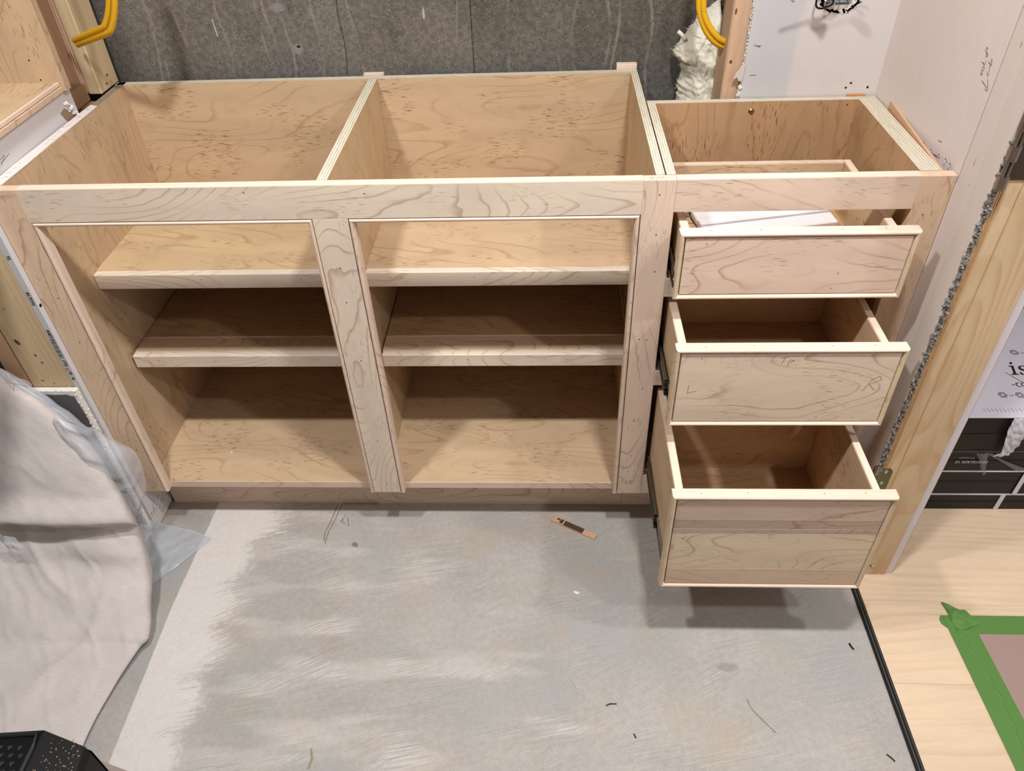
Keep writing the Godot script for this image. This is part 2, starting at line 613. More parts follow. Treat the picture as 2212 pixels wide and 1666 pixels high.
func concrete_floor():
	var W := 2048
	var H := 1024
	var na := noise(101, 1.0, 4)
	var nb := noise(102, 1.0, 2)
	var nc := noise(103, 1.0, 1)
	var nd := noise(104, 1.0, 3)
	var im := paint(W, H, func(px, py):
		var x: float = FX0 + px * FW / W
		var z: float = FZ0 + py * FD / H
		# bare slab
		var n1 := na.get_noise_2d(x * 4.0, z * 4.0)
		var n2 := nb.get_noise_2d(x * 55.0, z * 55.0)
		var s := x * 0.50 + z * 0.866
		var t := x * 0.866 - z * 0.50
		var s2 := x * 0.22 + z * 0.975
		var t2 := x * 0.975 - z * 0.22
		var pick := smoothstep(-0.12, 0.12, nc.get_noise_2d(x * 3.1 + 5.0, z * 3.1))
		var strokes := lerpf(nb.get_noise_2d(s * 300.0, t * 8.0), nb.get_noise_2d(s2 * 300.0, t2 * 8.0), pick) * clampf(0.5 + nc.get_noise_2d(x * 6.0, z * 6.0 + 31.0), 0.12, 1.0)
		var grey := Color(0.648, 0.624, 0.596) * (1.0 + n1 * 0.05 + n2 * 0.035)
		grey = grey.lerp(Color(0.61, 0.61, 0.59), clampf(nd.get_noise_2d(x * 3.0 + 3.0, z * 3.0) * 1.2, 0.0, 0.6))
		grey = grey.lerp(Color(0.66, 0.60, 0.53), clampf(nd.get_noise_2d(x * 5.0 + 33.0, z * 5.0) * 0.9 - 0.1, 0.0, 0.5))
		# feathered patching compound: starts at a straight taped edge, ends in trowelled scallops
		var edge := x - 0.060 - 0.008 * (absf(z - 0.22) / 0.35) + 0.0006 * n2
		var sc := 0.150 + 0.034 * absf(sin((z - 0.045) * PI / 0.115)) + 0.05 * smoothstep(0.12, -0.05, z) + 0.012 * n1
		var over := (x - sc) * 22.0 + strokes * 1.5 + n2 * 0.5
		var cover := smoothstep(-0.0008, 0.0008, edge) * (1.0 - smoothstep(-0.2, 1.0, over))
		# thin smears of it further out
		var band := 0.55 * smoothstep(0.25, 0.75, nd.get_noise_2d(x * 2.2, z * 9.0 + 4.0) + 0.45 - 0.42 * x) * smoothstep(-0.0008, 0.0008, edge)
		cover = maxf(cover, clampf(band * (0.65 + strokes * 1.1), 0.0, 0.6))
		var white := Color(0.815, 0.785, 0.755) * (1.0 + n2 * 0.018 + nb.get_noise_2d(s * 420.0, t * 14.0) * 0.02)
		var c := grey.lerp(white, cover)
		c *= 1.0 + strokes * 0.075 * (1.0 - cover) * smoothstep(0.06, 0.16, x)
		# pits and specks
		var sp := nc.get_noise_2d(x * 420.0, z * 420.0)
		if sp > 0.83:
			c = c.lerp(Color(0.9, 0.88, 0.85), 0.5)
		elif sp < -0.86:
			c = c.lerp(Color(0.34, 0.31, 0.28), 0.45)
		# stained strip along the toe kick
		c = c.lerp(Color(0.50, 0.45, 0.39), clampf(0.35 + n1 * 0.9, 0.0, 0.7) * smoothstep(0.07, 0.03, x) * smoothstep(0.02, -0.05, z))
		return c)
	var q := func(x, z): return Vector2((x - FX0) / FW * W, (z - FZ0) / FD * H)
	var pencil := Color(0.27, 0.28, 0.28)
	stroke(im, [q.call(0.375, -0.072), q.call(0.369, -0.021), q.call(0.362, 0.015), q.call(0.365, 0.04)], 0.7, pencil, 0.55)
	stroke(im, [q.call(0.386, -0.073), q.call(0.379, -0.029), q.call(0.37, 0.015), q.call(0.369, 0.05)], 0.7, pencil, 0.5)
	stroke(im, [q.call(0.403, -0.04), q.call(0.393, -0.017)], 0.6, pencil, 0.5)
	stroke(im, [q.call(0.396, -0.029), q.call(0.399, -0.016), q.call(0.406, -0.011)], 0.6, pencil, 0.5)
	stroke(im, [q.call(0.409, -0.032), q.call(0.413, -0.016), q.call(0.416, -0.004)], 0.6, pencil, 0.55)
	blot(im, q.call(0.441, 0.05), 8, 8, Color(0.40, 0.39, 0.38), 0.75)
	blot(im, q.call(0.447, 0.054), 4, 6, Color(0.40, 0.39, 0.38), 0.6)
	blot(im, q.call(1.2725, 0.352), 26, 12, Color(0.45, 0.40, 0.36), 0.3)
	stroke(im, [q.call(0.452, 0.535), q.call(0.458, 0.552), q.call(0.455, 0.57)], 2.5, Color(0.55, 0.49, 0.38), 0.35)
	var m := mat(Color(1, 1, 1), 0.72, im, Vector3(1, 1, 1), 0.35)
	m.texture_repeat = false
	m.roughness = 0.62
	M.slab = m


const BX0 := -0.62
const BY0 := 0.68
const BW := 2.0
const BH := 0.75


func concrete_wall():
	var W := 2048
	var H := 768
	var na := noise(201, 1.0, 4)
	var nb := noise(202, 1.0, 3)
	var nc := noise(203, 1.0, 1)
	var drips := [0.039, 0.05, 0.112, 0.205, 0.292, 0.31, 0.345, 0.403, 0.49, 0.823, 0.935, 0.97, 1.033, 1.05, 1.124]
	var im := paint(W, H, func(px, py):
		var x: float = BX0 + px * BW / W
		var y: float = BY0 + BH - py * BH / H
		var n1 := na.get_noise_2d(x * 3.2, y * 2.2)
		var n2 := nb.get_noise_2d(x * 60.0, y * 60.0)
		var n3 := na.get_noise_2d(x * 13.0 + 9.0, y * 7.0)
		var n4 := nb.get_noise_2d(x * 230.0, y * 230.0)
		var c := Color(0.52, 0.487, 0.447)
		if x > 0.463 + 0.006 * n3:
			c = Color(0.50, 0.465, 0.42)
		if x > 0.745:
			c = Color(0.465, 0.432, 0.39)
		c = c.lerp(Color(0.385, 0.37, 0.35), clampf(n3 * 0.9 + 0.05, 0.0, 0.6) * smoothstep(0.25, 0.9, x + 0.35))
		c = c.lerp(Color(0.59, 0.555, 0.51), clampf(n1 * 0.8, 0.0, 0.5))
		# damp and blue-grey near the bottom
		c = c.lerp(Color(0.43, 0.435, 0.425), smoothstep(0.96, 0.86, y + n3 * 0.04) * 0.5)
		# tarred corner at the left
		c = c.lerp(Color(0.30, 0.28, 0.265), smoothstep(0.03, -0.08, x + n3 * 0.02 + (y - 0.95) * 0.10) * 0.7)
		var k := 1.0 + n2 * 0.16 + n4 * 0.16
		c *= k * 0.83
		for d in drips:
			var off: float = absf(x - d - nc.get_noise_2d(d * 90.0, y * 5.0) * 0.012 - (1.1 - y) * 0.01)
			if off < 0.008:
				var s := smoothstep(0.0045 + 0.002 * n2, 0.001, off) * clampf(0.55 + nc.get_noise_2d(d * 77.0, y * 9.0 + 3.0), 0.1, 1.0)
				c = c.lerp(Color(0.57, 0.535, 0.49), s * 0.6)
		if absf(x - 0.745 - n2 * 0.0006) < 0.0014:
			c *= 0.62
		if absf(x - 0.463 - 0.006 * n3 - n2 * 0.001) < 0.0016:
			c *= 0.72
		var sp := nc.get_noise_2d(x * 210.0, y * 210.0)
		if sp > 0.80:
			c = c.lerp(Color(0.74, 0.72, 0.68), 0.75 * smoothstep(0.8, 0.88, sp))
		elif sp < -0.83:
			c = c.lerp(Color(0.1, 0.095, 0.09), 0.8)
		return c)
	var q := func(x, y): return Vector2((x - BX0) / BW * W, (BY0 + BH - y) / BH * H)
	stroke(im, [q.call(0.188, 1.02), q.call(0.19, 0.985)], 1.0, Color(0.75, 0.73, 0.70), 0.8)
	stroke(im, [q.call(0.72, 1.10), q.call(0.717, 1.02), q.call(0.713, 0.97)], 0.9, Color(0.56, 0.52, 0.46), 0.5)
	blot(im, q.call(0.36, 0.955), 16, 14, Color(0.55, 0.54, 0.53), 0.7)
	blot(im, q.call(0.363, 0.96), 5, 3, Color(0.05, 0.05, 0.05), 0.9)
	blot(im, q.call(0.645, 1.02), 3, 16, Color(0.78, 0.76, 0.73), 0.7)
	blot(im, q.call(0.335, 1.04), 22, 12, Color(0.58, 0.56, 0.55), 0.55)
	M.foundation = mat(Color(1, 1, 1), 0.92, im, Vector3(1, 1, 1), 0.25)
	M.foundation.texture_repeat = false
	var hb := noise(210, 0.035, 4)
	var bump := NoiseTexture2D.new()
	bump.noise = hb
	bump.width = 1024
	bump.height = 512
	M.foundation.heightmap_enabled = true
	M.foundation.heightmap_texture = bump
	M.foundation.heightmap_scale = 0.1


const RZ0 := -0.40
const RZW := 0.56


func drywall():
	# the side wall: paper, feathered joint compound, pencil lines and lettering, screw holes
	var na := noise(301, 1.0, 3)
	var nb := noise(302, 1.0, 2)
	var im := paint(1024, 2048, func(px, py):
		var z: float = RZ0 + px * RZW / 1024.0
		var y: float = 1.3 - py * 1.3 / 2048.0
		var n1 := na.get_noise_2d(z * 5.0 + y * 0.6, y * 1.2)
		var n2 := nb.get_noise_2d(z * 70.0, y * 18.0)
		var c := Color(0.845, 0.79, 0.768).lerp(Color(0.83, 0.785, 0.74), clampf(0.5 + n1 * 1.4, 0.0, 1.0))
		var k := 1.0 + n1 * 0.015 + n2 * 0.008
		return c * k)
	var q := func(z, y): return Vector2((z - RZ0) / RZW * 1024.0, (1.3 - y) / 1.3 * 2048.0)
	var lead := Color(0.36, 0.32, 0.31)
	stroke(im, [q.call(0.0035, 1.30), q.call(0.0015, 0.89)], 0.75, lead, 0.75)
	for g in [[[-0.0492, 1.0816], [-0.0503, 1.0779], [-0.0461, 1.0751], [-0.0423, 1.0757]], [[-0.0492, 1.0816], [-0.0462, 1.0817], [-0.046, 1.0779]],
			[[-0.0438, 1.0739], [-0.0439, 1.071], [-0.0418, 1.0701], [-0.04, 1.0723], [-0.0414, 1.0739], [-0.0438, 1.0739]],
			[[-0.0489, 1.0608], [-0.0421, 1.0609], [-0.0421, 1.0585], [-0.0394, 1.0586], [-0.0391, 1.0611], [-0.0397, 1.0661]],
			[[-0.0359, 1.0556], [-0.0413, 1.0556], [-0.0421, 1.0521], [-0.0366, 1.0516]], [[-0.042, 1.0495], [-0.0389, 1.0484], [-0.0413, 1.046], [-0.0381, 1.0452], [-0.0364, 1.0476]],
			[[-0.0323, 1.0661], [-0.0253, 1.0644], [-0.0213, 1.0647], [-0.024, 1.071], [-0.0267, 1.0717], [-0.0253, 1.0644]], [[-0.0231, 1.0625], [-0.025, 1.0619], [-0.0225, 1.0575]],
			[[-0.0221, 1.0571], [-0.0205, 1.0524], [-0.0213, 1.0489], [-0.0263, 1.0531]], [[-0.0314, 1.0389], [-0.0123, 1.0348]],
			[[-0.0177, 1.0454], [-0.0075, 1.0335], [-0.0088, 1.0314], [-0.0141, 1.0317], [-0.0157, 1.0333]], [[0.0378, 1.1154], [0.037, 1.109]], [[0.04, 1.1142], [0.0403, 1.1076]],
			[[-0.0912, 0.9205], [-0.0795, 0.9225]], [[-0.0918, 0.8965], [-0.0727, 0.8988]], [[-0.09, 0.8955], [-0.075, 0.8972]], [[0.0356, 0.9452], [0.0348, 0.9331]], [[0.0467, 0.9072], [0.0451, 0.9047]]]:
		var pts := []
		for p in g:
			pts.append(q.call(p[0], p[1]))
		stroke(im, pts, 0.85, lead, 0.85)
	M.side_wall = mat(Color(1, 1, 1), 0.85, im, Vector3(1, 1, 1), 0.3)
	M.side_wall.texture_repeat = false
	# the board behind the drawer cabinet: grey paper at the left, skimmed at the right
	var im2 := paint(512, 768, func(px, py):
		var x: float = 1.27 + px * 0.30 / 512.0
		var y: float = 1.3 - py * 0.45 / 768.0
		var n1 := na.get_noise_2d(x * 7.0, y * 3.0)
		var n2 := nb.get_noise_2d(x * 60.0, y * 22.0)
		var s := smoothstep(-0.003, 0.006, x - 1.376 + 0.006 * n1 + 0.003 * n2)
		var c := Color(0.775, 0.765, 0.762).lerp(Color(0.835, 0.80, 0.78), s * 0.9)
		return c * (1.0 + n1 * 0.01 + n2 * 0.006 - 0.05 * smoothstep(0.004, 0.0, absf(x - 1.378)) * maxf(0.0, n2)))
	M.rear_board = mat(Color(1, 1, 1), 0.9, im2, Vector3(1, 1, 1), 0.25)
	M.rear_board.texture_repeat = false
	M.paper = mat(Color(0.80, 0.775, 0.765), 0.9)
	M.ceiling = mat(Color(0.86, 0.845, 0.83), 0.95)


# ------------------------------------------------------------------ the room
func room():
	# slab: one top face with its own texture, and its thickness
	var s := B.new()
	s.quv([V(FX0, 0, FZ0), V(FX0 + FW, 0, FZ0), V(FX0 + FW, 0, FZ0 + FD), V(FX0, 0, FZ0 + FD)], [Vector2(0, 0), Vector2(1, 0), Vector2(1, 1), Vector2(0, 1)], Vector3.UP)
	var tx := func(p: Vector3): return Vector2(clampf((p.x - FX0) / FW, 0.002, 0.998), pingpong((p.z - FZ0) / FD, 0.99) + 0.005)
	for r in [[-2.3, -0.72, FX0, 2.8], [FX0 + FW, -0.72, 2.9, 2.8], [FX0, -0.72, FX0 + FW, FZ0], [FX0, FZ0 + FD, FX0 + FW, 2.8]]:
		var p := [V(r[0], 0, r[1]), V(r[2], 0, r[1]), V(r[2], 0, r[3]), V(r[0], 0, r[3])]
		s.quv(p, [tx.call(p[0]), tx.call(p[1]), tx.call(p[2]), tx.call(p[3])], Vector3.UP)
	s.quad(V(-2.3, -0.1, -0.72), V(2.9, -0.1, -0.72), V(2.9, -0.1, 2.8), V(-2.3, -0.1, 2.8), Vector3.DOWN)
	structure("floor", s, M.slab, "grey concrete slab with feathered white patching compound")
	# foundation wall behind everything
	var w := B.new()
	w.quv([V(BX0, BY0, -0.558), V(BX0 + BW, BY0, -0.558), V(BX0 + BW, BY0 + BH, -0.558), V(BX0, BY0 + BH, -0.558)], [Vector2(0, 1), Vector2(1, 1), Vector2(1, 0), Vector2(0, 0)], Vector3.BACK)
	for r in [[-2.3, 0.0, 2.9, BY0, 0.99], [-2.3, BY0 + BH, 2.9, 2.26, 0.01], [-2.3, BY0, BX0, BY0 + BH, 0.5], [BX0 + BW, BY0, 2.9, BY0 + BH, 0.5]]:
		var t := [Vector2(0.3, r[4]), Vector2(0.9, r[4]), Vector2(0.9, r[4]), Vector2(0.3, r[4])]
		w.quv([V(r[0], r[1], -0.558), V(r[2], r[1], -0.558), V(r[2], r[3], -0.558), V(r[0], r[3], -0.558)], t, Vector3.BACK)
	w.quad(V(-2.3, 0, -0.72), V(2.9, 0, -0.72), V(2.9, 2.26, -0.72), V(-2.3, 2.26, -0.72), Vector3.FORWARD)
	structure("wall_back", w, M.foundation, "bare concrete foundation wall with drip streaks")
	var c := B.new()
	c.box(V(-2.4, 2.26, -0.72), V(2.9, 2.36, 2.9), 0, 0.0)
	structure("ceiling", c, M.ceiling)
	for r in [["wall_left", V(-2.4, 0, -0.72), V(-2.3, 2.26, 2.9)], ["wall_front", V(-2.4, 0, 2.8), V(2.9, 2.26, 2.9)], ["wall_right", V(2.8, 0, -0.72), V(2.9, 2.26, 2.9)]]:
		var b := B.new()
		b.box(r[1], r[2], 0, 0.0)
		structure(r[0], b, M.paper)


# a drywall sheet: paper faces and a ragged gypsum edge
func left_wall():
	# the stub wall at the left end of the cabinets ends just in front of the face frame
	var d := B.new()
	d.box(V(-0.0697, 0.004, -0.352), V(-0.057, 0.955, 0.012), 1, 0.0005)
	var w := structure("wall_partition", d, M.paper, "white drywall of the stub wall at the left end of the cabinets")
	# torn corner and pencil marks on it
	var t := B.new()
	t.slab(PackedVector2Array([Vector2(0.292, 0.922), Vector2(0.30, 0.906), Vector2(0.318, 0.893), Vector2(0.338, 0.886), Vector2(0.346, 0.889), Vector2(0.338, 0.905), Vector2(0.325, 0.914), Vector2(0.310, 0.926)]), 0.0, 0.0006)
	var torn := part("torn_paper", t, mat(Color(0.55, 0.45, 0.38), 0.95), w, "patch of bare brown paper at the torn corner")
	torn.transform = Transform3D(Basis(Vector3(0, 0, -1), Vector3(0, 1, 0), Vector3(1, 0, 0)), V(-0.0571, 0, 0))
	var crumb := B.new()
	var nz := noise(17, 60.0, 2)
	for k in 26:
		var f := k / 25.0
		var at := V(-0.057 + 0.004 * rng.randf(), lerpf(0.931, 0.893, f) + rng.randf_range(-0.006, 0.006), lerpf(-0.318, -0.347, f) + rng.randf_range(-0.004, 0.004))
		var e := rng.randf_range(0.0016, 0.0038)
		crumb.xf = Transform3D(Basis(Vector3(rng.randf(), 1, rng.randf()).normalized(), rng.randf() * TAU), at)
		crumb.box(V(-e, -e, -e * 0.6), V(e, e * 0.7, e), 0, e * 0.35)
	stuff(part("gypsum_crumbs", crumb, M.gypsum, w, "crumbling white gypsum at the broken corner"))
	var pen := B.new()
	pen.g = 1
	for k in [[-0.054, 0.919, -0.09, 0.925], [-0.07, 0.913, -0.09, 0.924], [-0.072, 0.917, -0.104, 0.9215]]:
		pen.quad(V(-0.0567, k[1], k[0]), V(-0.0567, k[3], k[2]), V(-0.0567, k[3] + 0.0008, k[2]), V(-0.0567, k[1] + 0.0008, k[0]), Vector3.RIGHT)
	part("pencil_mark", pen, mat(Color(0.3, 0.29, 0.3), 0.7), w)
	# pencilled "Str 45" near the floor, read from the far end
	script_marks(w)
	# screw in the strip beside the face frame
	var sc := B.new()
	sc.xf = Transform3D(Basis(Vector3(0, -1, 0), Vector3(1, 0, 0), Vector3(0, 0, 1)), V(-0.0572, 0.668, 0.0055))
	sc.lathe([Vector2(0, 0.0004), Vector2(0.0034, 0.0004), Vector2(0.0042, 0.0), Vector2(0.0046, -0.0006)], 14)
	part("screw", sc, M.black, w)
	# factory edge of the board, wrapped in printed end tape
	var tp := B.new()
	tp.box(V(-0.0700, 0.004, 0.0118), V(-0.0572, 0.955, 0.0128), 1, 0.0002)
	part("end_tape", tp, mat(Color(0.74, 0.735, 0.73), 0.5), w, "pale paper tape with black print along the board's edge")
	print_on_tape(w)
	# studs and plate of the stub wall
	var st := thing("wall_stud", "pale knotty spruce stud ending the stub wall, beside the printed drywall edge", "stud")
	var b := wood(0.9, 0.09)
	b.box(V(-0.1605, 0.0, -0.026), V(-0.0712, 0.95, 0.0118), 1, 0.0025)
	part("stud", b, M.spruce, st)
	var kn := B.new()
	for k in [[-0.139, 0.585, 0.008], [-0.117, 0.552, 0.004], [-0.112, 0.533, 0.0035], [-0.132, 0.486, 0.003], [-0.111, 0.478, 0.0025], [-0.128, 0.664, 0.0025]]:
		kn = B.new()
		kn.xf = Transform3D(Basis(Vector3(0.5, 0, 0), Vector3(0, 1.0, 0), Vector3(0, 0, 1)).rotated(Vector3.BACK, 0.35), V(k[0], k[1], 0.01195))
		kn.disc(V(0, 0, 0), k[2], Vector3.BACK, 12)
		part("knot", kn, M.knot, st)
	var p2 := thing("wall_sheathing", "pinkish drywall strip on the far side of the pale spruce stud", "drywall")
	var q2 := B.new()
	q2.box(V(-0.2000, 0.0, -0.35), V(-0.1625, 0.95, 0.010), 1, 0.001)
	part("board", q2, mat(Color(0.80, 0.64, 0.52), 0.8), p2)
	# framing behind the broken corner
	var f := thing("framing_block", "brown wood framing block in the gap below the built-in cubby", "wood block")
	var fb := wood(0.4, 0.1)
	fb.box(V(-0.152, 0.0, -0.440), V(-0.064, 0.893, -0.402), 1, 0.001)
	part("upright", fb, tinted(M.stud, Color(0.75, 0.68, 0.62)), f)
	var fc := wood(0.4, 0.1)
	fc.box(V(-0.152, 0.895, -0.440), V(-0.075, 0.93, -0.354), 2, 0.001)
	part("plate", fc, tinted(M.stud, Color(0.72, 0.66, 0.6)), f)
	# scrap of grey-backed drywall standing against the end of the stub wall
	var g := thing("drywall_scrap", "grey-backed scrap of drywall with white broken edges, standing below the spruce stud", "drywall scrap")
	var gb := B.new()
	gb.box(V(-0.215, 0.02, 0.0145), V(-0.062, 0.4700, 0.0272), 1, 0.0006)
	part("gypsum_core", gb, M.gypsum, g)
	var gp := B.new()
	gp.slab(PackedVector2Array([Vector2(-0.215, 0.02), Vector2(-0.068, 0.02), Vector2(-0.0675, 0.25), Vector2(-0.0690, 0.33), Vector2(-0.0668, 0.40), Vector2(-0.0705, 0.4560), Vector2(-0.078, 0.4575), Vector2(-0.083, 0.4610), Vector2(-0.11, 0.4600), Vector2(-0.13, 0.4620), Vector2(-0.16, 0.4600), Vector2(-0.215, 0.461)]), 0.0272, 0.0282)
	part("grey_paper", gp, mat(Color(0.36, 0.34, 0.34), 0.9), g, "dark grey paper backing")
	var gr := B.new()
	for k in 160:
		var on_side := k % 3 > 0
		var at := V(-0.0620, rng.randf_range(0.05, 0.468), rng.randf_range(0.015, 0.027)) if on_side else V(rng.randf_range(-0.2, -0.064), 0.470, rng.randf_range(0.015, 0.027))
		if on_side and k % 2:
			at = V(rng.randf_range(-0.0675, -0.0625), rng.randf_range(0.05, 0.468), 0.0273)
		var e := rng.randf_range(0.0006, 0.0018)
		gr.xf = Transform3D(Basis(Vector3(1, rng.randf(), 0.3).normalized(), rng.randf() * TAU), at)
		gr.box(V(-e, -e, -e), V(e, e, e), 0, e * 0.3)
	stuff(part("broken_edge", gr, M.gypsum, g))


func script_marks(w: Node3D):
	var pen := B.new()
	# strokes in (z, y) on the board's face
	var strokes := [
		[[-0.060, 0.025], [-0.054, 0.040], [-0.062, 0.048]], [[-0.048, 0.040], [-0.060, 0.052]],
		[[-0.045, 0.046], [-0.052, 0.056], [-0.046, 0.064], [-0.040, 0.058], [-0.043, 0.068]],
		[[-0.012, 0.040], [-0.017, 0.050], [-0.010, 0.056], [-0.008, 0.066], [-0.015, 0.068]], [[-0.004, 0.044], [-0.006, 0.060]], [[-0.010, 0.052], [0.000, 0.051]],
		[[0.006, 0.046], [0.004, 0.058], [0.010, 0.056]], [[0.012, 0.050], [0.018, 0.047]]]
	for s in strokes:
		for i in s.size() - 1:
			var a := Vector3(-0.0567, s[i][1], s[i][0])
			var b := Vector3(-0.0567, s[i + 1][1], s[i + 1][0])
			var d := (b - a).normalized().cross(Vector3.RIGHT) * 0.0005
			pen.quad(a - d, b - d, b + d, a + d, Vector3.RIGHT)
	part("pencil_writing", pen, mat(Color(0.33, 0.31, 0.31), 0.7), w)


func print_on_tape(w: Node3D):
	var ink := mat(Color(0.06, 0.06, 0.07), 0.6)
	# lettering runs down the edge, tops towards the stud
	for k in [["TL", 0.776], ["ALTITU", 0.688], ["ANIT /", 0.602], ["(T3)", 0.532], ["10", 0.507], ["m", 0.492]]:
		var o := MeshInstance3D.new()
		var tm := TextMesh.new()
		tm.text = k[0]
		var fnt := SystemFont.new()
		fnt.font_names = PackedStringArray(["Droid Sans"])
		fnt.font_weight = 700
		tm.font = fnt
		tm.font_size = 32
		tm.pixel_size = 0.00028
		tm.depth = 0.0003
		tm.curve_step = 2.0
		tm.material = ink
		o.mesh = tm
		o.name = "lettering"
		w.add_child(o, true)
		o.transform = Transform3D(Basis(Vector3(0, 1, 0), Vector3(-1, 0, 0), Vector3(0, 0, 1)).rotated(Vector3.BACK, PI).scaled(Vector3(1, 1, 1)), V(-0.0637, k[1], 0.0130))
	var bars := B.new()
	for k in 14:
		bars.box(V(-0.0690, 0.545 + k * 0.0035, 0.0128), V(-0.0600, 0.545 + k * 0.0035 + (0.0022 if k % 3 else 0.0011), 0.0131), 0, 0.0)
	stuff(part("bar_code", bars, mat(Color(0.35, 0.35, 0.36), 0.6), w))
	var ring := B.new()
	ring.xf = Transform3D(Basis(Vector3.RIGHT, PI / 2), V(-0.0655, 0.517, 0.0130))
	ring.lathe([Vector2(0.0022, 0), Vector2(0.0022, 0.0003), Vector2(0.0034, 0.0003), Vector2(0.0034, 0)], 16)
	part("red_ring", ring, mat(Color(0.8, 0.2, 0.15), 0.6), w)


# ------------------------------------------------------------------ right wall, jamb, hinge
func right_wall():
	# plan of the slightly bowed wall face
	var plan := [V(1.5480, 0, -0.375), V(1.5585, 0, -0.16), V(1.5655, 0, -0.04), V(1.5662, 0, 0.004), V(1.5600, 0, 0.06), V(1.5465, 0, 0.128)]
	var s := B.new()
	for i in plan.size() - 1:
		var a: Vector3 = plan[i]
		var b: Vector3 = plan[i + 1]
		var n := V(-(b.z - a.z), 0, b.x - a.x).normalized()
		for r in [[0.0, 1.3], [1.3, 2.26]]:
			var u0 := (a.z - RZ0) / RZW
			var u1 := (b.z - RZ0) / RZW
			var v0: float = (1.3 - r[0]) / 1.3
			var v1: float = (1.3 - r[1]) / 1.3
			if r[0] > 1.0:
				v0 = 0.002
				v1 = 0.0
			s.quv([V(a.x, r[0], a.z), V(b.x, r[0], b.z), V(b.x, r[1], b.z), V(a.x, r[1], a.z)], [Vector2(u0, v0), Vector2(u1, v0), Vector2(u1, v1), Vector2(u0, v1)], n)
	s.quv([V(1.5465, 0, 0.128), V(1.5575, 0, 0.127), V(1.5575, 2.26, 0.127), V(1.5465, 2.26, 0.128)], [Vector2(0.9, 0.9), Vector2(0.92, 0.9), Vector2(0.92, 0.1), Vector2(0.9, 0.1)], Vector3.BACK)
	s.quv([V(1.68, 0, -0.72), V(1.68, 0, 0.12), V(1.68, 2.26, 0.12), V(1.68, 2.26, -0.72)], [Vector2(0.1, 0.9), Vector2(0.9, 0.9), Vector2(0.9, 0.1), Vector2(0.1, 0.1)], Vector3.RIGHT)
	var w := structure("wall_side", s, M.side_wall, "skimmed drywall side wall with a pencil line and handwriting")
	# screw holes: small rings with a dark heart
	var h := B.new()
	var hr := B.new()
	for k in [[-0.2045, 0.9073], [-0.1804, 0.9048], [-0.1581, 0.9032], [-0.1227, 0.903], [-0.0942, 0.9022], [-0.0693, 0.9046], [-0.0463, 0.9073], [-0.0311, 0.906]]:
		var x := 1.5585 if k[0] < -0.14 else 1.5630
		x = lerpf(1.5480, 1.5662, (k[0] + 0.375) / 0.379) - 0.0006 - 0.0035 * sin((k[0] + 0.375) / 0.379 * PI)
		h.disc(V(x - 0.0006, k[1] + 0.0005, k[0]), 0.0016, Vector3.LEFT, 10)
		hr.disc(V(x - 0.0003, k[1] - 0.0012, k[0] - 0.0002), 0.0026, Vector3.LEFT, 12)
	stuff(part("screw_holes", h, mat(Color(0.12, 0.1, 0.09), 0.9), w))
	stuff(part("hole_rims", hr, mat(Color(0.93, 0.91, 0.89), 0.9), w))
	# the rest of the partition beyond the doorway, and the header over it
	var r := B.new()
	r.box(V(1.556, 0, 1.02), V(1.68, 2.26, 2.8), 1, 0.0)
	structure("wall_side_near", r, M.paper)
	var hd := B.new()
	hd.box(V(1.556, 2.05, 0.11), V(1.68, 2.26, 1.02), 2, 0.0)
	structure("wall_header", hd, M.paper)
	# drywall behind the drawer cabinet
	var b := B.new()
	var tx := func(x, y): return Vector2((x - 1.27) / 0.30, (1.3 - y) / 0.45)
	# with a hole for the outlet box
	var hx0 := 1.4165
	var hx1 := 1.4610
	var hy0 := 1.0685
	for q in [[1.2870, 0.0, hx0, 1.3], [hx1, 0.0, 1.5500, 1.3], [hx0, 0.0, hx1, hy0], [hx0, 1.14, hx1, 1.3]]:
		b.quv([V(q[0], q[1], -0.357), V(q[2], q[1], -0.357), V(q[2], q[3], -0.357), V(q[0], q[3], -0.357)], [tx.call(q[0], q[1]), tx.call(q[2], q[1]), tx.call(q[2], q[3]), tx.call(q[0], q[3])], Vector3.BACK)
	b.quv([V(1.287, 1.3, -0.357), V(1.55, 1.3, -0.357), V(1.55, 2.26, -0.357), V(1.287, 2.26, -0.357)], [Vector2(0.1, 0.01), Vector2(0.9, 0.01), Vector2(0.9, 0.0), Vector2(0.1, 0.0)], Vector3.BACK)
	b.quv([V(1.287, 0, -0.357), V(1.287, 0, -0.3697), V(1.287, 2.26, -0.3697), V(1.287, 2.26, -0.357)], [Vector2(0.05, 0.9), Vector2(0.06, 0.9), Vector2(0.06, 0.1), Vector2(0.05, 0.1)], Vector3.LEFT)
	b.quv([V(1.287, 0, -0.3697), V(1.55, 0, -0.3697), V(1.55, 2.26, -0.3697), V(1.287, 2.26, -0.3697)], [Vector2(0.1, 0.9), Vector2(0.9, 0.9), Vector2(0.9, 0.1), Vector2(0.1, 0.1)], Vector3.FORWARD)
	var wb := structure("wall_rear", b, M.rear_board, "drywall behind the drawer cabinet, grey paper and white skim")
	# its torn, crumbling edge over the stud
	var tr := B.new()
	for k in 70:
		var y := 0.88 + k * 0.0032
		var e := rng.randf_range(0.0008, 0.0016) + (0.0022 if k < 14 else 0.0)
		tr.xf = Transform3D(Basis(Vector3(0.2, 1, 0.3).normalized(), rng.randf() * TAU), V(1.2862 + rng.randf_range(-0.0008, 0.0004), y, -0.3575 - rng.randf() * 0.008))
		tr.box(V(-e, -0.002, -e), V(e, 0.002, e), 1, 0.0003)
	stuff(part("board_edge", tr, M.gypsum, wb))
	var flap := B.new()
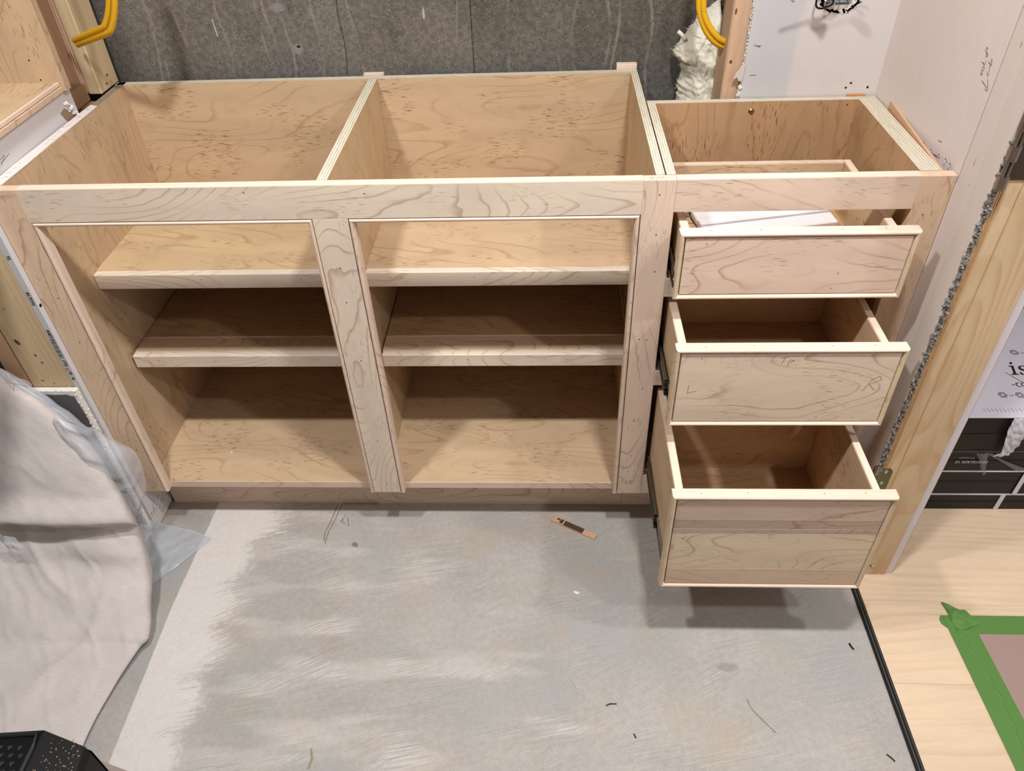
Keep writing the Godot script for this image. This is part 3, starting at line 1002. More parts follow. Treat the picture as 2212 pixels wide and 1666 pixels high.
	flap.slab(PackedVector2Array([Vector2(1.287, 0.966), Vector2(1.281, 0.962), Vector2(1.277, 0.954), Vector2(1.272, 0.948), Vector2(1.2695, 0.939), Vector2(1.276, 0.942), Vector2(1.2785, 0.936), Vector2(1.284, 0.934), Vector2(1.287, 0.939)]), -0.3585, -0.3545)
	part("torn_flap", flap, tinted(M.gypsum, Color(0.80, 0.75, 0.72)), wb, "curled flap of torn drywall paper")
	var dots := B.new()
	for k in [[1.4969, 0.9259, 0.0021], [1.4893, 0.9172, 0.002], [1.5309, 0.9172, 0.0022]]:
		dots.disc(V(k[0], k[1], -0.3564), k[2], Vector3.BACK, 12)
	stuff(part("screw_holes", dots, mat(Color(0.07, 0.06, 0.06), 0.8), wb))
	var mk := B.new()
	for k in [[1.2985, 1.0005, 1.3045, 0.9985, 0.0006], [1.3045, 0.9985, 1.3115, 0.9990, 0.0006], [1.3045, 0.9985, 1.3105, 0.9965, 0.0005], [1.3000, 0.9445, 1.3120, 0.9450, 0.0005], [1.3140, 0.8990, 1.3300, 0.8992, 0.0010], [1.3220, 0.8980, 1.3245, 0.8980, 0.0012]]:
		mk.quad(V(k[0], k[1] - k[4], -0.3566), V(k[2], k[3] - k[4], -0.3566), V(k[2], k[3] + k[4], -0.3566), V(k[0], k[1] + k[4], -0.3566), Vector3.BACK)
	stuff(part("pencil_marks", mk, mat(Color(0.35, 0.34, 0.34), 0.8), wb))
	# doorway: pine jamb facing the opening, drywall edge beyond, foam gap, hinge
	var d := Node3D.new()
	d.name = "door_1"
	d.set_meta("kind", "structure")
	d.set_meta("label", "unpainted pine door jamb with hinges at the end of the side wall")
	add_child(d)
	var j := wood(1.2, 0.12)
	j.off = Vector2(0.02, 0.2)
	j.box(V(1.5580, 0.008, 0.108), V(1.6600, 1.02, 0.128), 1, 0.0008)
	part("jamb", j, M.pine, d)
	for k in [[1.5560, 1.5590, 0.1292], [1.5602, 1.5622, 0.1290], [1.5636, 1.5668, 0.1294], [1.5880, 1.5896, 0.1288]]:
		var q := wood(1.2, 0.02)
		q.box(V(k[0], 0.008, 0.110), V(k[1], 1.02, k[2]), 1, 0.0006)
		part("moulded_edge", q, tinted(M.pine, Color(0.93, 0.86, 0.76)), d)
	var we := B.new()
	we.box(V(1.6605, 0.008, 0.100), V(1.6760, 2.1, 0.1255), 1, 0.0008)
	part("painted_casing", we, mat(Color(0.83, 0.79, 0.79), 0.45), d, "white painted edge beyond the bare jamb")
	var nh := B.new()
	nh.disc(V(1.6200, 0.040, 0.1283), 0.0026, Vector3.BACK, 10)
	part("nail_hole", nh, M.hole, d)
	var chip := B.new()
	chip.tube([V(1.6215, 0.041, 0.1285), V(1.6255, 0.038, 0.1297), V(1.6285, 0.036, 0.1290)], 0.0008, 6)
	part("wood_splinter", chip, M.edge, d)
	# ragged insulation pile between wall board and jamb
	var fz := B.new()
	for k in 420:
		var y := 0.30 + k * 0.0017
		fz.xf = Transform3D(Basis(Vector3(rng.randf() - 0.5, rng.randf(), rng.randf() - 0.5).normalized(), rng.randf() * TAU), V(rng.randf_range(1.5478, 1.5560), y, rng.randf_range(0.1265, 0.1305)))
		var e := rng.randf_range(0.0008, 0.0022)
		fz.box(V(-e, -e * 2.0, -e), V(e, e * 2.0, e), 0, 0.0003)
	stuff(part("torn_edge", fz, mat(Color(0.46, 0.44, 0.42), 0.95), d, "rough grey core of the cut wall board"))
	for k in [[0.940, 1.030, true], [0.250, 0.360, false]]:
		var hg := B.new()
		if k[2]:
			hg.box(V(1.5570, 0.955, 0.1282), V(1.5990, 1.045, 0.1300), 1, 0.0006)
		else:
			hg.slab(PackedVector2Array([Vector2(1.5450, 0.2600), Vector2(1.5730, 0.2600), Vector2(1.5785, 0.2660), Vector2(1.5785, 0.3480), Vector2(1.5735, 0.3540), Vector2(1.5450, 0.3540)]), 0.1285, 0.1305)
		var hl := part("hinge_leaf", hg, metal(Color(0.47, 0.46, 0.36), 0.42) if not k[2] else metal(Color(0.42, 0.38, 0.34), 0.4), d)
		var kn := B.new()
		if k[2]:
			for y in [[0.9440, 0.9640], [0.9870, 1.0085], [1.0300, 1.06]]:
				kn.tube([V(1.5532, y[0], 0.1345), V(1.5532, y[1], 0.1345)], 0.0078, 18)
			kn.tube([V(1.5500, 0.94, 0.1345), V(1.5500, 1.05, 0.1345)], 0.0028, 10)
			kn.tube([V(1.5580, 0.955, 0.1335), V(1.5580, 1.05, 0.1335)], 0.0022, 10)
		else:
			kn.tube([V(1.5445, 0.344, 0.1335), V(1.5445, 0.362, 0.1335)], 0.0062, 16)
			kn.tube([V(1.5475, 0.346, 0.1335), V(1.5475, 0.368, 0.1335)], 0.0030, 12)
		part("knuckle", kn, metal(Color(0.62, 0.58, 0.54), 0.32), hl)
		for y in ([0.3460, 0.3140] if not k[2] else [0.975]):
			var sc := B.new()
			sc.xf = Transform3D(Basis(Vector3.RIGHT, PI / 2), V(1.5655 if not k[2] else 1.585, y, 0.1305))
			sc.lathe([Vector2(0.0, 0.0002), Vector2(0.0014, 0.0002), Vector2(0.0018, 0.0009), Vector2(0.0036, 0.0009), Vector2(0.0044, 0.0)], 16)
			part("screw", sc, M.steel, hl)


# ------------------------------------------------------------------ cabinets
const T := 0.901     # top of the cabinets


# plywood panel: veneered core and, on top, the edge that shows its plies
func ply_panel(called: String, lo: Vector3, hi: Vector3, m: Material, o: Node, top := true, gr := 1) -> MeshInstance3D:
	var p := board(called, lo, hi, gr, m, o, 0.0004)
	if top:
		var s := B.new()
		var d := hi - lo
		var u := rng.randf()
		var y := hi.y + 0.0004
		if d.x < d.z:
			s.quv([V(lo.x, y, lo.z), V(hi.x, y, lo.z), V(hi.x, y, hi.z), V(lo.x, y, hi.z)], [Vector2(u, 0), Vector2(u, 1), Vector2(u + d.z, 1), Vector2(u + d.z, 0)], Vector3.UP)
		else:
			s.quv([V(lo.x, y, lo.z), V(hi.x, y, lo.z), V(hi.x, y, hi.z), V(lo.x, y, hi.z)], [Vector2(u, 0), Vector2(u + d.x, 0), Vector2(u + d.x, 1), Vector2(u, 1)], Vector3.UP)
		part("ply_edge", s, M.ply, p, "raw plywood edge showing its plies")
	return p


func nails(o: Node, pts: Array, n := Vector3.BACK, r := 0.0013):
	var s := B.new()
	var rim := B.new()
	for p in pts:
		s.disc(p + n * 0.0003, r, n, 9)
		rim.disc(p + n * 0.0002 + Vector3(0.0001, -0.0009, 0), r * 1.15, n, 9)
	stuff(part("nail_holes", s, M.hole, o))
	stuff(part("nail_dents", rim, M.edge, o))


func sink_cabinet():
	var o := thing("sink_cabinet", "wide open-topped maple cabinet with two doorless bays and shelves, nearest the stub wall", "cabinet", V(0, 0, 0))
	# carcase
	var ls := ply_panel("side_panel", V(-0.0500, 0.125, -0.532), V(-0.0330, T, -0.019), M.veneer, o, false)
	var smear := B.new()
	smear.quv([V(-0.0500, T + 0.0004, -0.532), V(-0.0330, T + 0.0004, -0.532), V(-0.0330, T + 0.0004, -0.385), V(-0.0500, T + 0.0004, -0.392)], [Vector2(0, 0), Vector2(0, 1), Vector2(0.3, 1), Vector2(0.3, 0)], Vector3.UP)
	part("ply_edge", smear, tinted(M.ply, Color(0.72, 0.68, 0.62)), ls)
	var sm2 := B.new()
	sm2.slab(PackedVector2Array([Vector2(-0.0505, 0.392), Vector2(-0.0325, 0.384), Vector2(-0.0325, 0.300), Vector2(-0.0340, 0.200), Vector2(-0.0322, 0.100), Vector2(-0.0330, 0.019), Vector2(-0.0530, 0.019), Vector2(-0.0560, 0.100), Vector2(-0.0530, 0.24), Vector2(-0.0520, 0.34)]), 0.0, 0.0012)
	var sj := part("joint_compound", sm2, mat(Color(0.86, 0.815, 0.79), 0.9), ls, "dried white joint compound smeared on the panel's top edge")
	sj.transform = Transform3D(Basis(Vector3(1, 0, 0), Vector3(0, 0, -1), Vector3(0, 1, 0)), V(0, T + 0.0003, 0))
	var cr := B.new()
	for k in 22:
		var z := rng.randf_range(-0.37, -0.03)
		var a := V(rng.randf_range(-0.052, -0.045), T + 0.0017, z)
		var b := a + V(rng.randf_range(0.002, 0.012), 0, rng.randf_range(-0.006, 0.006))
		var d := (b - a).cross(Vector3.UP).normalized() * 0.0004
		cr.quad(a - d, b - d, b + d, a + d, Vector3.UP)
	stuff(part("cracks", cr, mat(Color(0.5, 0.45, 0.42), 0.9), ls))
	ply_panel("divider_panel", V(0.5170, 0.1445, -0.5150), V(0.5350, T, -0.019), M.veneer_pale, o)
	ply_panel("side_panel", V(1.0870, 0.125, -0.5200), V(1.1018, T, -0.019), M.veneer_pale, o)
	var bp := B.new()
	bp.off = Vector2(0.06, 0.02)
	bp.xf = Transform3D(Basis(Vector3.UP, 0.0068), V(0, 0, 0))
	bp.box(V(-0.0490, 0.30, -0.5310), V(1.1050, T, -0.5135), 0, 0.0004)
	var bk := part("back_panel", bp, M.veneer, o, "plywood back with wavy grain and brown flecks")
	var bp2 := B.new()
	bp2.off = Vector2(0.1, 0.2)
	bp2.xf = bp.xf
	bp2.box(V(-0.0490, 0.0, -0.5310), V(1.1050, 0.2996, -0.5135), 0, 0.0)
	part("back_panel", bp2, M.veneer_warm, o)
	var be := B.new()
	be.xf = bp.xf
	be.quv([V(-0.049, T + 0.0004, -0.531), V(1.105, T + 0.0004, -0.531), V(1.105, T + 0.0004, -0.5135), V(-0.049, T + 0.0004, -0.5135)], [Vector2(0, 0), Vector2(1.15, 0), Vector2(1.15, 1), Vector2(0, 1)], Vector3.UP)
	part("ply_edge", be, M.ply, bk)
	for k in [[0.500, 0.545, 0.903], [1.058, 1.102, 0.9115]]:
		var s := wood(0.05, 0.02)
		s.box(V(k[0], 0.85, -0.5565), V(k[1], k[2], -0.5420), 1, 0.0008)
		part("wall_block", s, M.edge, o, "small wood block between the cabinet back and the foundation")
	board("bottom_panel", V(-0.0330, 0.1250, -0.5150), V(1.0870, 0.1440, -0.0215), 0, M.veneer, o, 0.0004)
	var fe := wood(1.1, 0.02)
	fe.box(V(-0.0330, 0.1250, -0.0214), V(1.0870, 0.1440, -0.0195), 0, 0.0004)
	part("bottom_edge", fe, M.solid_pink, o)
	var tb := wood(1.2, 0.12)
	tb.box(V(-0.0480, 0.0, -0.0965), V(1.0865, 0.1250, -0.0775), 0, 0.0006)
	part("toe_kick", tb, M.solid_pink, o)
	nails(o, [V(0.17, 0.06, -0.0775), V(0.285, 0.062, -0.0775), V(0.70, 0.085, -0.0775), V(0.008, 0.045, -0.0775), V(0.85, 0.06, -0.0775)])
	# shelves: plywood with a solid nosing; the lower pair sits loose in the bays
	for bay in [[-0.0330, 0.5170], [0.5350, 1.0870]]:
		var sh := wood(0.6, 0.4)
		sh.box(V(bay[0], 0.6265, -0.5140), V(bay[1], 0.6440, -0.1560), 0, 0.0004)
		var up := part("shelf", sh, M.veneer_pale if bay[0] < 0 else M.veneer, o)
		var nz := wood(0.6, 0.04)
		nz.box(V(bay[0] + 0.0008, 0.6085, -0.1558), V(bay[1] - 0.0008, 0.6440, -0.1375), 0, 0.002)
		part("shelf_nosing", nz, M.solid_pale, up, "paler solid strip along the shelf's front edge")
		var g0: float = bay[0] + (0.0045 if bay[0] < 0 else 0.0035)
		var g1: float = bay[1] - 0.0045
		var lo := wood(0.6, 0.4)
		lo.box(V(g0, 0.4130, -0.5120), V(g1, 0.4300, -0.2090), 0, 0.0005)
		var low := part("shelf", lo, M.veneer_warm, o)
		var fs := wood(0.6, 0.06)
		fs.box(V(g0, 0.4130, -0.2088), V(g1, 0.4302, -0.1552), 0, 0.0007)
		part("filler_strip", fs, M.solid_tan, low)
		var ns := wood(0.6, 0.04)
		ns.box(V(g0 + 0.001, 0.3975, -0.1550), V(g1 - 0.001, 0.4312, -0.1365), 0, 0.002)
		part("shelf_nosing", ns, M.solid_pale, low, "paler solid strip along the shelf's front edge")
		nails(low, [V(g0 + 0.06, 0.418, -0.1365), V(g0 + 0.19, 0.418, -0.1365), V(g0 + 0.36, 0.417, -0.1365)], Vector3.BACK, 0.001)
		nails(up, [V(g0 + 0.07, 0.630, -0.1375), V(g0 + 0.22, 0.631, -0.1375), V(g0 + 0.43, 0.629, -0.1375)], Vector3.BACK, 0.001)
	# face frame
	board("stile", V(-0.0559, 0.1310, -0.019), V(0.0, T, 0.0), 1, M.solid_tan, o)
	var rl := wood(1.08, 0.07)
	rl.box(V(0.0, 0.8386, -0.019), V(1.0650, T, 0.0), 0, 0.0006)
	part("top_rail", rl, M.solid, o)
	var rt := wood(1.08, 0.02)
	rt.box(V(0.0003, T - 0.0006, -0.0188), V(1.0647, T + 0.0004, -0.0002), 0, 0.0003)
	part("rail_top_edge", rt, M.edge, o)
	board("stile", V(0.5013, 0.1310, -0.019), V(0.5634, 0.8386, 0.0), 1, M.solid, o)
	board("stile", V(1.0650, 0.1310, -0.019), V(1.1192, T, 0.0), 1, M.solid_pink, o)
	var prof := [Vector2(-0.0001, -0.005), Vector2(0.0008, -0.0005), Vector2(0.0022, 0.0012), Vector2(0.0042, 0.0014), Vector2(0.0062, 0.0005), Vector2(0.0078, -0.0018), Vector2(0.0086, -0.0050), Vector2(0.0088, -0.019), Vector2(0.0, -0.019)]
	for r in [Rect2(0.0009, 0.1, 0.4995, 0.7377), Rect2(0.5643, 0.1, 0.4998, 0.7377)]:
		for side in [0, 1, 3]:
			var s := wood(0.8, 0.02)
			if side != 0:
				var r2 := Rect2(r.position + Vector2(0, 0.031), r.size - Vector2(0, 0.031))
				# square cut at the bottom: the mitre is only at the top
				bead_side(s, prof, r2, side)
			else:
				s.mould(prof, r, 0)
			part("bead_moulding", s, M.solid_pink if side != 0 else M.edge, o)
	nails(o, [V(0.533, 0.74, 0), V(0.531, 0.665, 0), V(0.535, 0.525, 0), V(0.534, 0.30, 0), V(0.535, 0.16, 0), V(-0.02, 0.68, 0), V(-0.022, 0.575, 0), V(-0.026, 0.30, 0), V(-0.018, 0.27, 0),
		V(0.60, 0.885, 0), V(0.395, 0.89, 0), V(1.093, 0.875, 0), V(1.094, 0.80, 0), V(1.098, 0.726, 0), V(1.082, 0.575, 0), V(1.096, 0.573, 0), V(1.086, 0.36, 0), V(1.089, 0.255, 0), V(1.092, 0.175, 0), V(1.083, 0.165, 0), V(1.098, 0.45, 0)])
	# pencil scribble on the end of the shared stile
	var pn := B.new()
	for k in 7:
		var x := 1.074 + k * 0.0036
		pn.quad(V(x, T + 0.0004, -0.006), V(x + 0.0005, T + 0.0004, -0.006), V(x + 0.0028, T + 0.0004, -0.0125 + 0.003 * (k % 2)), V(x + 0.0022, T + 0.0004, -0.0125 + 0.003 * (k % 2)), Vector3.UP)
	part("pencil_mark", pn, mat(Color(0.45, 0.33, 0.27), 0.8), o)


func bead_side(s: B, prof: Array, r: Rect2, side: int):
	s.g = 1
	s.org = Vector3(r.position.x, r.position.y, 0)
	for i in prof.size() - 1:
		var p: Vector2 = prof[i]
		var q: Vector2 = prof[i + 1]
		var px := r.end.x - p.x if side == 1 else r.position.x + p.x
		var qx := r.end.x - q.x if side == 1 else r.position.x + q.x
		var d := (q - p).normalized()
		var n := Vector3(d.y if side == 1 else -d.y, 0, d.x)
		s.quad(V(px, r.position.y, p.y), V(px, r.end.y - p.x, p.y), V(qx, r.end.y - q.x, q.y), V(qx, r.position.y, q.y), n)
	var x0 := r.end.x - 0.0088 if side == 1 else r.position.x
	s.quad(V(x0, r.position.y, -0.019), V(x0 + 0.0088, r.position.y, -0.019), V(x0 + 0.0088, r.position.y, 0.0), V(x0, r.position.y, 0.0), Vector3.DOWN)


func drawer_cabinet():
	var o := thing("drawer_cabinet", "narrow maple drawer cabinet with three drawers pulled out in steps, against the side wall", "cabinet", V(0, 0, 0))
	ply_panel("side_panel", V(1.1045, 0.125, -0.3365), V(1.1196, T, -0.019), M.veneer_warm, o)
	ply_panel("side_panel", V(1.5130, 0.0, -0.3365), V(1.5278, T, -0.019), M.veneer_warm, o)
	ply_panel("side_panel", V(1.5286, 0.0, -0.3365), V(1.5470, T, -0.019), M.veneer_pale, o)
	ply_panel("back_panel", V(1.1045, 0.0, -0.3520), V(1.5470, T, -0.3365), M.veneer_warm, o)
	var sc := B.new()
	sc.xf = Transform3D(Basis(Vector3.RIGHT, PI / 2), V(1.3093, 0.8825, -0.3364))
	sc.lathe([Vector2(0.0, 0.0012), Vector2(0.0016, 0.0012), Vector2(0.002, 0.0030), Vector2(0.0034, 0.0030), Vector2(0.0046, 0.0018), Vector2(0.0058, 0.0004), Vector2(0.0058, 0.0)], 18)
	part("screw", sc, M.brass, o, "brass cabinet screw through the back panel")
	var blk := wood(0.05, 0.02)
	blk.box(V(1.494, 0.895, -0.3562), V(1.529, 0.9050, -0.3525), 0, 0.0005)
	part("wall_block", blk, tinted(M.edge, Color(0.85, 0.66, 0.48)), o)
	nails(o, [V(1.4925, 0.8906, -0.3365)], Vector3.BACK, 0.0018)
	nails(o, [V(1.5130, 0.84, -0.09), V(1.5130, 0.875, -0.16), V(1.5130, 0.862, -0.055)], Vector3.LEFT, 0.0014)
	# face frame
	var rl := wood(0.4, 0.07)
	rl.box(V(1.1194, 0.8425, -0.019), V(1.5100, T, 0.0), 0, 0.0006)
	part("top_rail", rl, M.solid_pink, o)
	var rt := wood(0.4, 0.02)
	rt.box(V(1.1197, T - 0.0006, -0.0188), V(1.5098, T + 0.0004, -0.0002), 0, 0.0003)
	part("rail_top_edge", rt, M.edge, o)
	board("stile", V(1.5100, 0.06, -0.019), V(1.5650, T, 0.0), 1, M.solid_tan, o)
	for r in [[0.6715, 0.7105], [0.4580, 0.4950], [0.1310, 0.1905]]:
		var b := wood(0.4, 0.05)
		b.box(V(1.1194, r[0], -0.019), V(1.5100, r[1], -0.0004), 0, 0.0006)
		part("drawer_rail", b, M.solid, o)
	nails(o, [V(1.5312, 0.832, 0.0)])
	var tb := wood(0.45, 0.12)
	tb.box(V(1.0867, 0.0, -0.0965), V(1.5400, 0.1310, -0.0770), 0, 0.0006)
	part("toe_kick", tb, M.solid_pink, o)
	# drawers
	drawer(o, 0.7085, 0.8370, 0.065, 0.822, 0.728, 0, "top drawer, opened least, holding white trim offcuts")
	drawer(o, 0.4925, 0.6680, 0.155, 0.656, 0.515, 1, "middle drawer, half open and empty")
	drawer(o, 0.1850, 0.4500, 0.289, 0.439, 0.214, 2, "bottom drawer, opened furthest, with a front of streaky glued boards")


func drawer(o: Node3D, y0: float, y1: float, zf: float, box_top: float, floor_y: float, kind: int, label: String):
	var x0 := 1.1235
	var x1 := 1.5075
	var zb := zf - 0.0205        # back of the front panel
	var zr := zb - 0.285         # rear of the box
	var bx0 := 1.1310
	var bx1 := 1.4880
	var bot := wood(0.36, 0.3)
	bot.box(V(bx0 + 0.006, floor_y - 0.006, zr + 0.006), V(bx1 - 0.006, floor_y, zb - 0.006), 0, 0.0)
	var d := part("drawer", bot, M.veneer_warm, o, label)
	var by := floor_y - 0.012
	for s in [[bx0, bx0 + 0.0155], [bx1 - 0.0145, bx1]]:
		var p := wood(0.3, 0.25)
		p.box(V(s[0], by, zr), V(s[1], box_top, zb), 2, 0.0016)
		part("drawer_side", p, M.veneer if kind else M.veneer_pale, d)
		var e := wood(0.3, 0.02)
		e.box(V(s[0] + 0.0012, box_top - 0.0005, zr + 0.001), V(s[1] - 0.0012, box_top + 0.0003, zb - 0.0002), 2, 0.0001)
		part("side_top_edge", e, M.edge, d)
	var bk := wood(0.36, 0.25)
	bk.box(V(bx0 + 0.0156, by, zr), V(bx1 - 0.0146, box_top, zr + 0.014), 0, 0.0012)
	part("drawer_back", bk, M.veneer, d)
	var bt := wood(0.36, 0.02)
	bt.box(V(bx0 + 0.0156, box_top - 0.0005, zr + 0.0006), V(bx1 - 0.0146, box_top + 0.0003, zr + 0.0132), 0, 0.0001)
	part("back_top_edge", bt, M.solid_pink, d)
	var fr := wood(0.36, 0.25)
	fr.box(V(bx0 + 0.0156, by, zb - 0.004), V(bx1 - 0.0146, box_top - 0.002, zb - 0.0002), 0, 0.0)
	part("box_front", fr, M.veneer, d)
	# front panel, recessed a little inside a rounded bead on all four edges
	var zp := zf - 0.0035
	var i := 0.0098
	if kind < 2:
		var f := wood(0.4, 0.2)
		f.off = Vector2(0.30, 0.30) if kind == 0 else Vector2(0.62, 0.06)
		f.box(V(x0 + i, y0 + i, zb), V(x1 - i, y1 - i, zp), 0, 0.0006)
		part("drawer_front", f, M.front_a if kind == 0 else M.front_b, d)
	else:
		var cuts := [0.0, 0.048, 0.155, 0.167, 0.190, 0.2454]
		var ms := [M.strip_c, M.strip_b, M.solid_grey, M.strip_d, M.strip_a]
		for k in 5:
			var f := wood(0.4, 0.1)
			f.box(V(x0 + i, y0 + i + cuts[k] + 0.0001, zb), V(x1 - i, y0 + i + minf(cuts[k + 1], y1 - y0 - 2.0 * i) - 0.0001, zp - (0.0002 if k % 2 else 0.0)), 0, 0.0004)
			part("front_board", f, ms[k], d)
	var prof := [Vector2(0.0, -0.0215), Vector2(0.0, -0.0042), Vector2(0.0006, -0.0020), Vector2(0.0020, -0.0004), Vector2(0.0038, 0.0), Vector2(0.0058, -0.0008), Vector2(0.0076, -0.0028), Vector2(0.0086, -0.0058), Vector2(0.0088, -0.0095), Vector2(0.0105, -0.0095)]
	var pz := []
	for p in prof:
		pz.append(Vector2(p.x, p.y + zf))
	pz.append(Vector2(0.0105, zf - 0.0215))
	pz.append(Vector2(0.0, zf - 0.0215))
	for side in 4:
		var s := wood(0.4, 0.03)
		s.mould(pz, Rect2(x0, y0, x1 - x0, y1 - y0), side)
		part("edge_bead", s, M.edge if side % 2 == 0 else M.bead_side, d)
	nails(d, [V(x0 + 0.05, y1, zf - 0.010), V(x0 + 0.13, y1, zf - 0.012), V(x0 + 0.26, y1, zf - 0.011), V(x0 + 0.33, y1, zf - 0.013)], Vector3.UP, 0.0009)
	if kind < 2:
		nails(d, [V(x0 + 0.27, y0 + 0.05, zp), V(x0 + 0.265, y0 + 0.02, zp), V(x0 + 0.045, y1 - 0.02, zp)], Vector3.BACK, 0.0010)
	else:
		nails(d, [V(x0 + 0.095, y0 + 0.118, zp), V(x0 + 0.102, y0 + 0.110, zp), V(x0 + 0.105, y0 + 0.121, zp), V(x0 + 0.088, y0 + 0.125, zp), V(x0 + 0.09, y0 + 0.105, zp)], Vector3.BACK, 0.0007)
	if kind == 1:
		front_letters(d, x0, y0, zp)
	elif kind == 2:
		var pn := B.new()
		line(pn, [V(x0 + 0.037, y0 + 0.155, zp), V(x0 + 0.028, y0 + 0.149, zp), V(x0 + 0.036, y0 + 0.144, zp)], 0.0003)
		part("pencil_mark", pn, mat(Color(0.42, 0.37, 0.34), 0.8), d)
	# telescopic slide: cabinet channel, middle channel, drawer rail, black ball-bearing stops
	var sy := floor_y + (0.020 if kind else 0.014)
	for sd in 2:
		var xs := bx0 - 0.0012 if sd == 0 else bx1 + 0.0012
		var k := -1.0 if sd == 0 else 1.0
		var sl := B.new()
		channel(sl, xs, k * 0.0035, sy, 0.013, zr + 0.01, zb - 0.002)
		var rail := part("slide_rail", sl, M.steel, d)
		var ml := B.new()
		channel(ml, xs + k * 0.0022, k * 0.0048, sy, 0.018, zr + 0.03, zf * 0.52 + 0.01)
		part("slide_rail", ml, M.dull_steel, d)
		var st := B.new()
		var ze := zf * 0.52 + 0.01
		st.box(V(minf(xs, xs + k * 0.008), sy + 0.002, ze - 0.002), V(maxf(xs, xs + k * 0.008), sy + 0.0145, ze + 0.006), 2, 0.0012)
		st.box(V(minf(xs, xs + k * 0.008), sy - 0.0145, ze + 0.002), V(maxf(xs, xs + k * 0.008), sy - 0.003, ze + 0.012), 2, 0.0012)
		part("slide_stop", st, M.black, d, "black plastic bearing stop")
		if sd == 0 and kind == 2:
			var tr := B.new()
			for q in 60:
				var e := rng.randf_range(0.0004, 0.0010)
				tr.xf = Transform3D(Basis(Vector3(1, rng.randf(), 0.3).normalized(), rng.randf() * 6.0), V(bx0 - 0.0008, sy + 0.0092 + rng.randf_range(-0.0008, 0.0012), rng.randf_range(zf * 0.55, zb - 0.03)))
				tr.box(V(-e, -e, -e * 2.0), V(e, e, e * 2.0), 0, 0.0)
			tr.xf = Transform3D()
			stuff(part("splintered_edge", tr, M.edge, d))


# a C-shaped rolled channel
func channel(s: B, x: float, dx: float, y: float, h: float, z0: float, z1: float):
	var t := 0.0011
	var xa := minf(x, x + signf(dx) * t)
	var xb := maxf(x, x + signf(dx) * t)
	s.box(V(xa, y - h, z0), V(xb, y + h, z1), 2, 0.0002)
	for k in [-1.0, 1.0]:
		s.box(V(minf(x, x + dx), y + k * h - (t if k > 0 else 0.0), z0), V(maxf(x, x + dx), y + k * h + (0.0 if k > 0 else t), z1), 2, 0.0002)
		s.box(V(minf(x + dx, x + dx - signf(dx) * t), y + k * h - (0.0035 if k > 0 else 0.0), z0), V(maxf(x + dx, x + dx - signf(dx) * t), y + k * h + (0.0 if k > 0 else 0.0035), z1), 2, 0.0002)


func line(s: B, pts: Array, r: float):
	for i in pts.size() - 1:
		var a: Vector3 = pts[i]
		var b: Vector3 = pts[i + 1]
		var d := (b - a).normalized().cross(Vector3.BACK) * r
		var up := Vector3(0, 0, 0.0003)
		s.quad(a - d + up, b - d + up, b + d + up, a + d + up, Vector3.BACK)


func front_letters(d: Node3D, x0: float, y0: float, zp: float):
	# pencilled L, R and Tp
	var lead := mat(Color(0.45, 0.39, 0.36), 0.8)
	for g in [[[[0.030, 0.096], [0.029, 0.078], [0.045, 0.083]]],
			[[[0.330, 0.082], [0.340, 0.108], [0.351, 0.116], [0.356, 0.108], [0.338, 0.097], [0.350, 0.084]]],
			[[[0.176, 0.156], [0.190, 0.159]], [[0.184, 0.158], [0.180, 0.143]]],
			[[[0.190, 0.139], [0.193, 0.153], [0.201, 0.151], [0.194, 0.147]]]]:
		var pn := B.new()
		for l in g:
			var pts := []
			for p in l:
				pts.append(V(x0 + p[0], y0 + p[1], zp))
			line(pn, pts, 0.00035)
		part("pencil_letter", pn, lead, d)


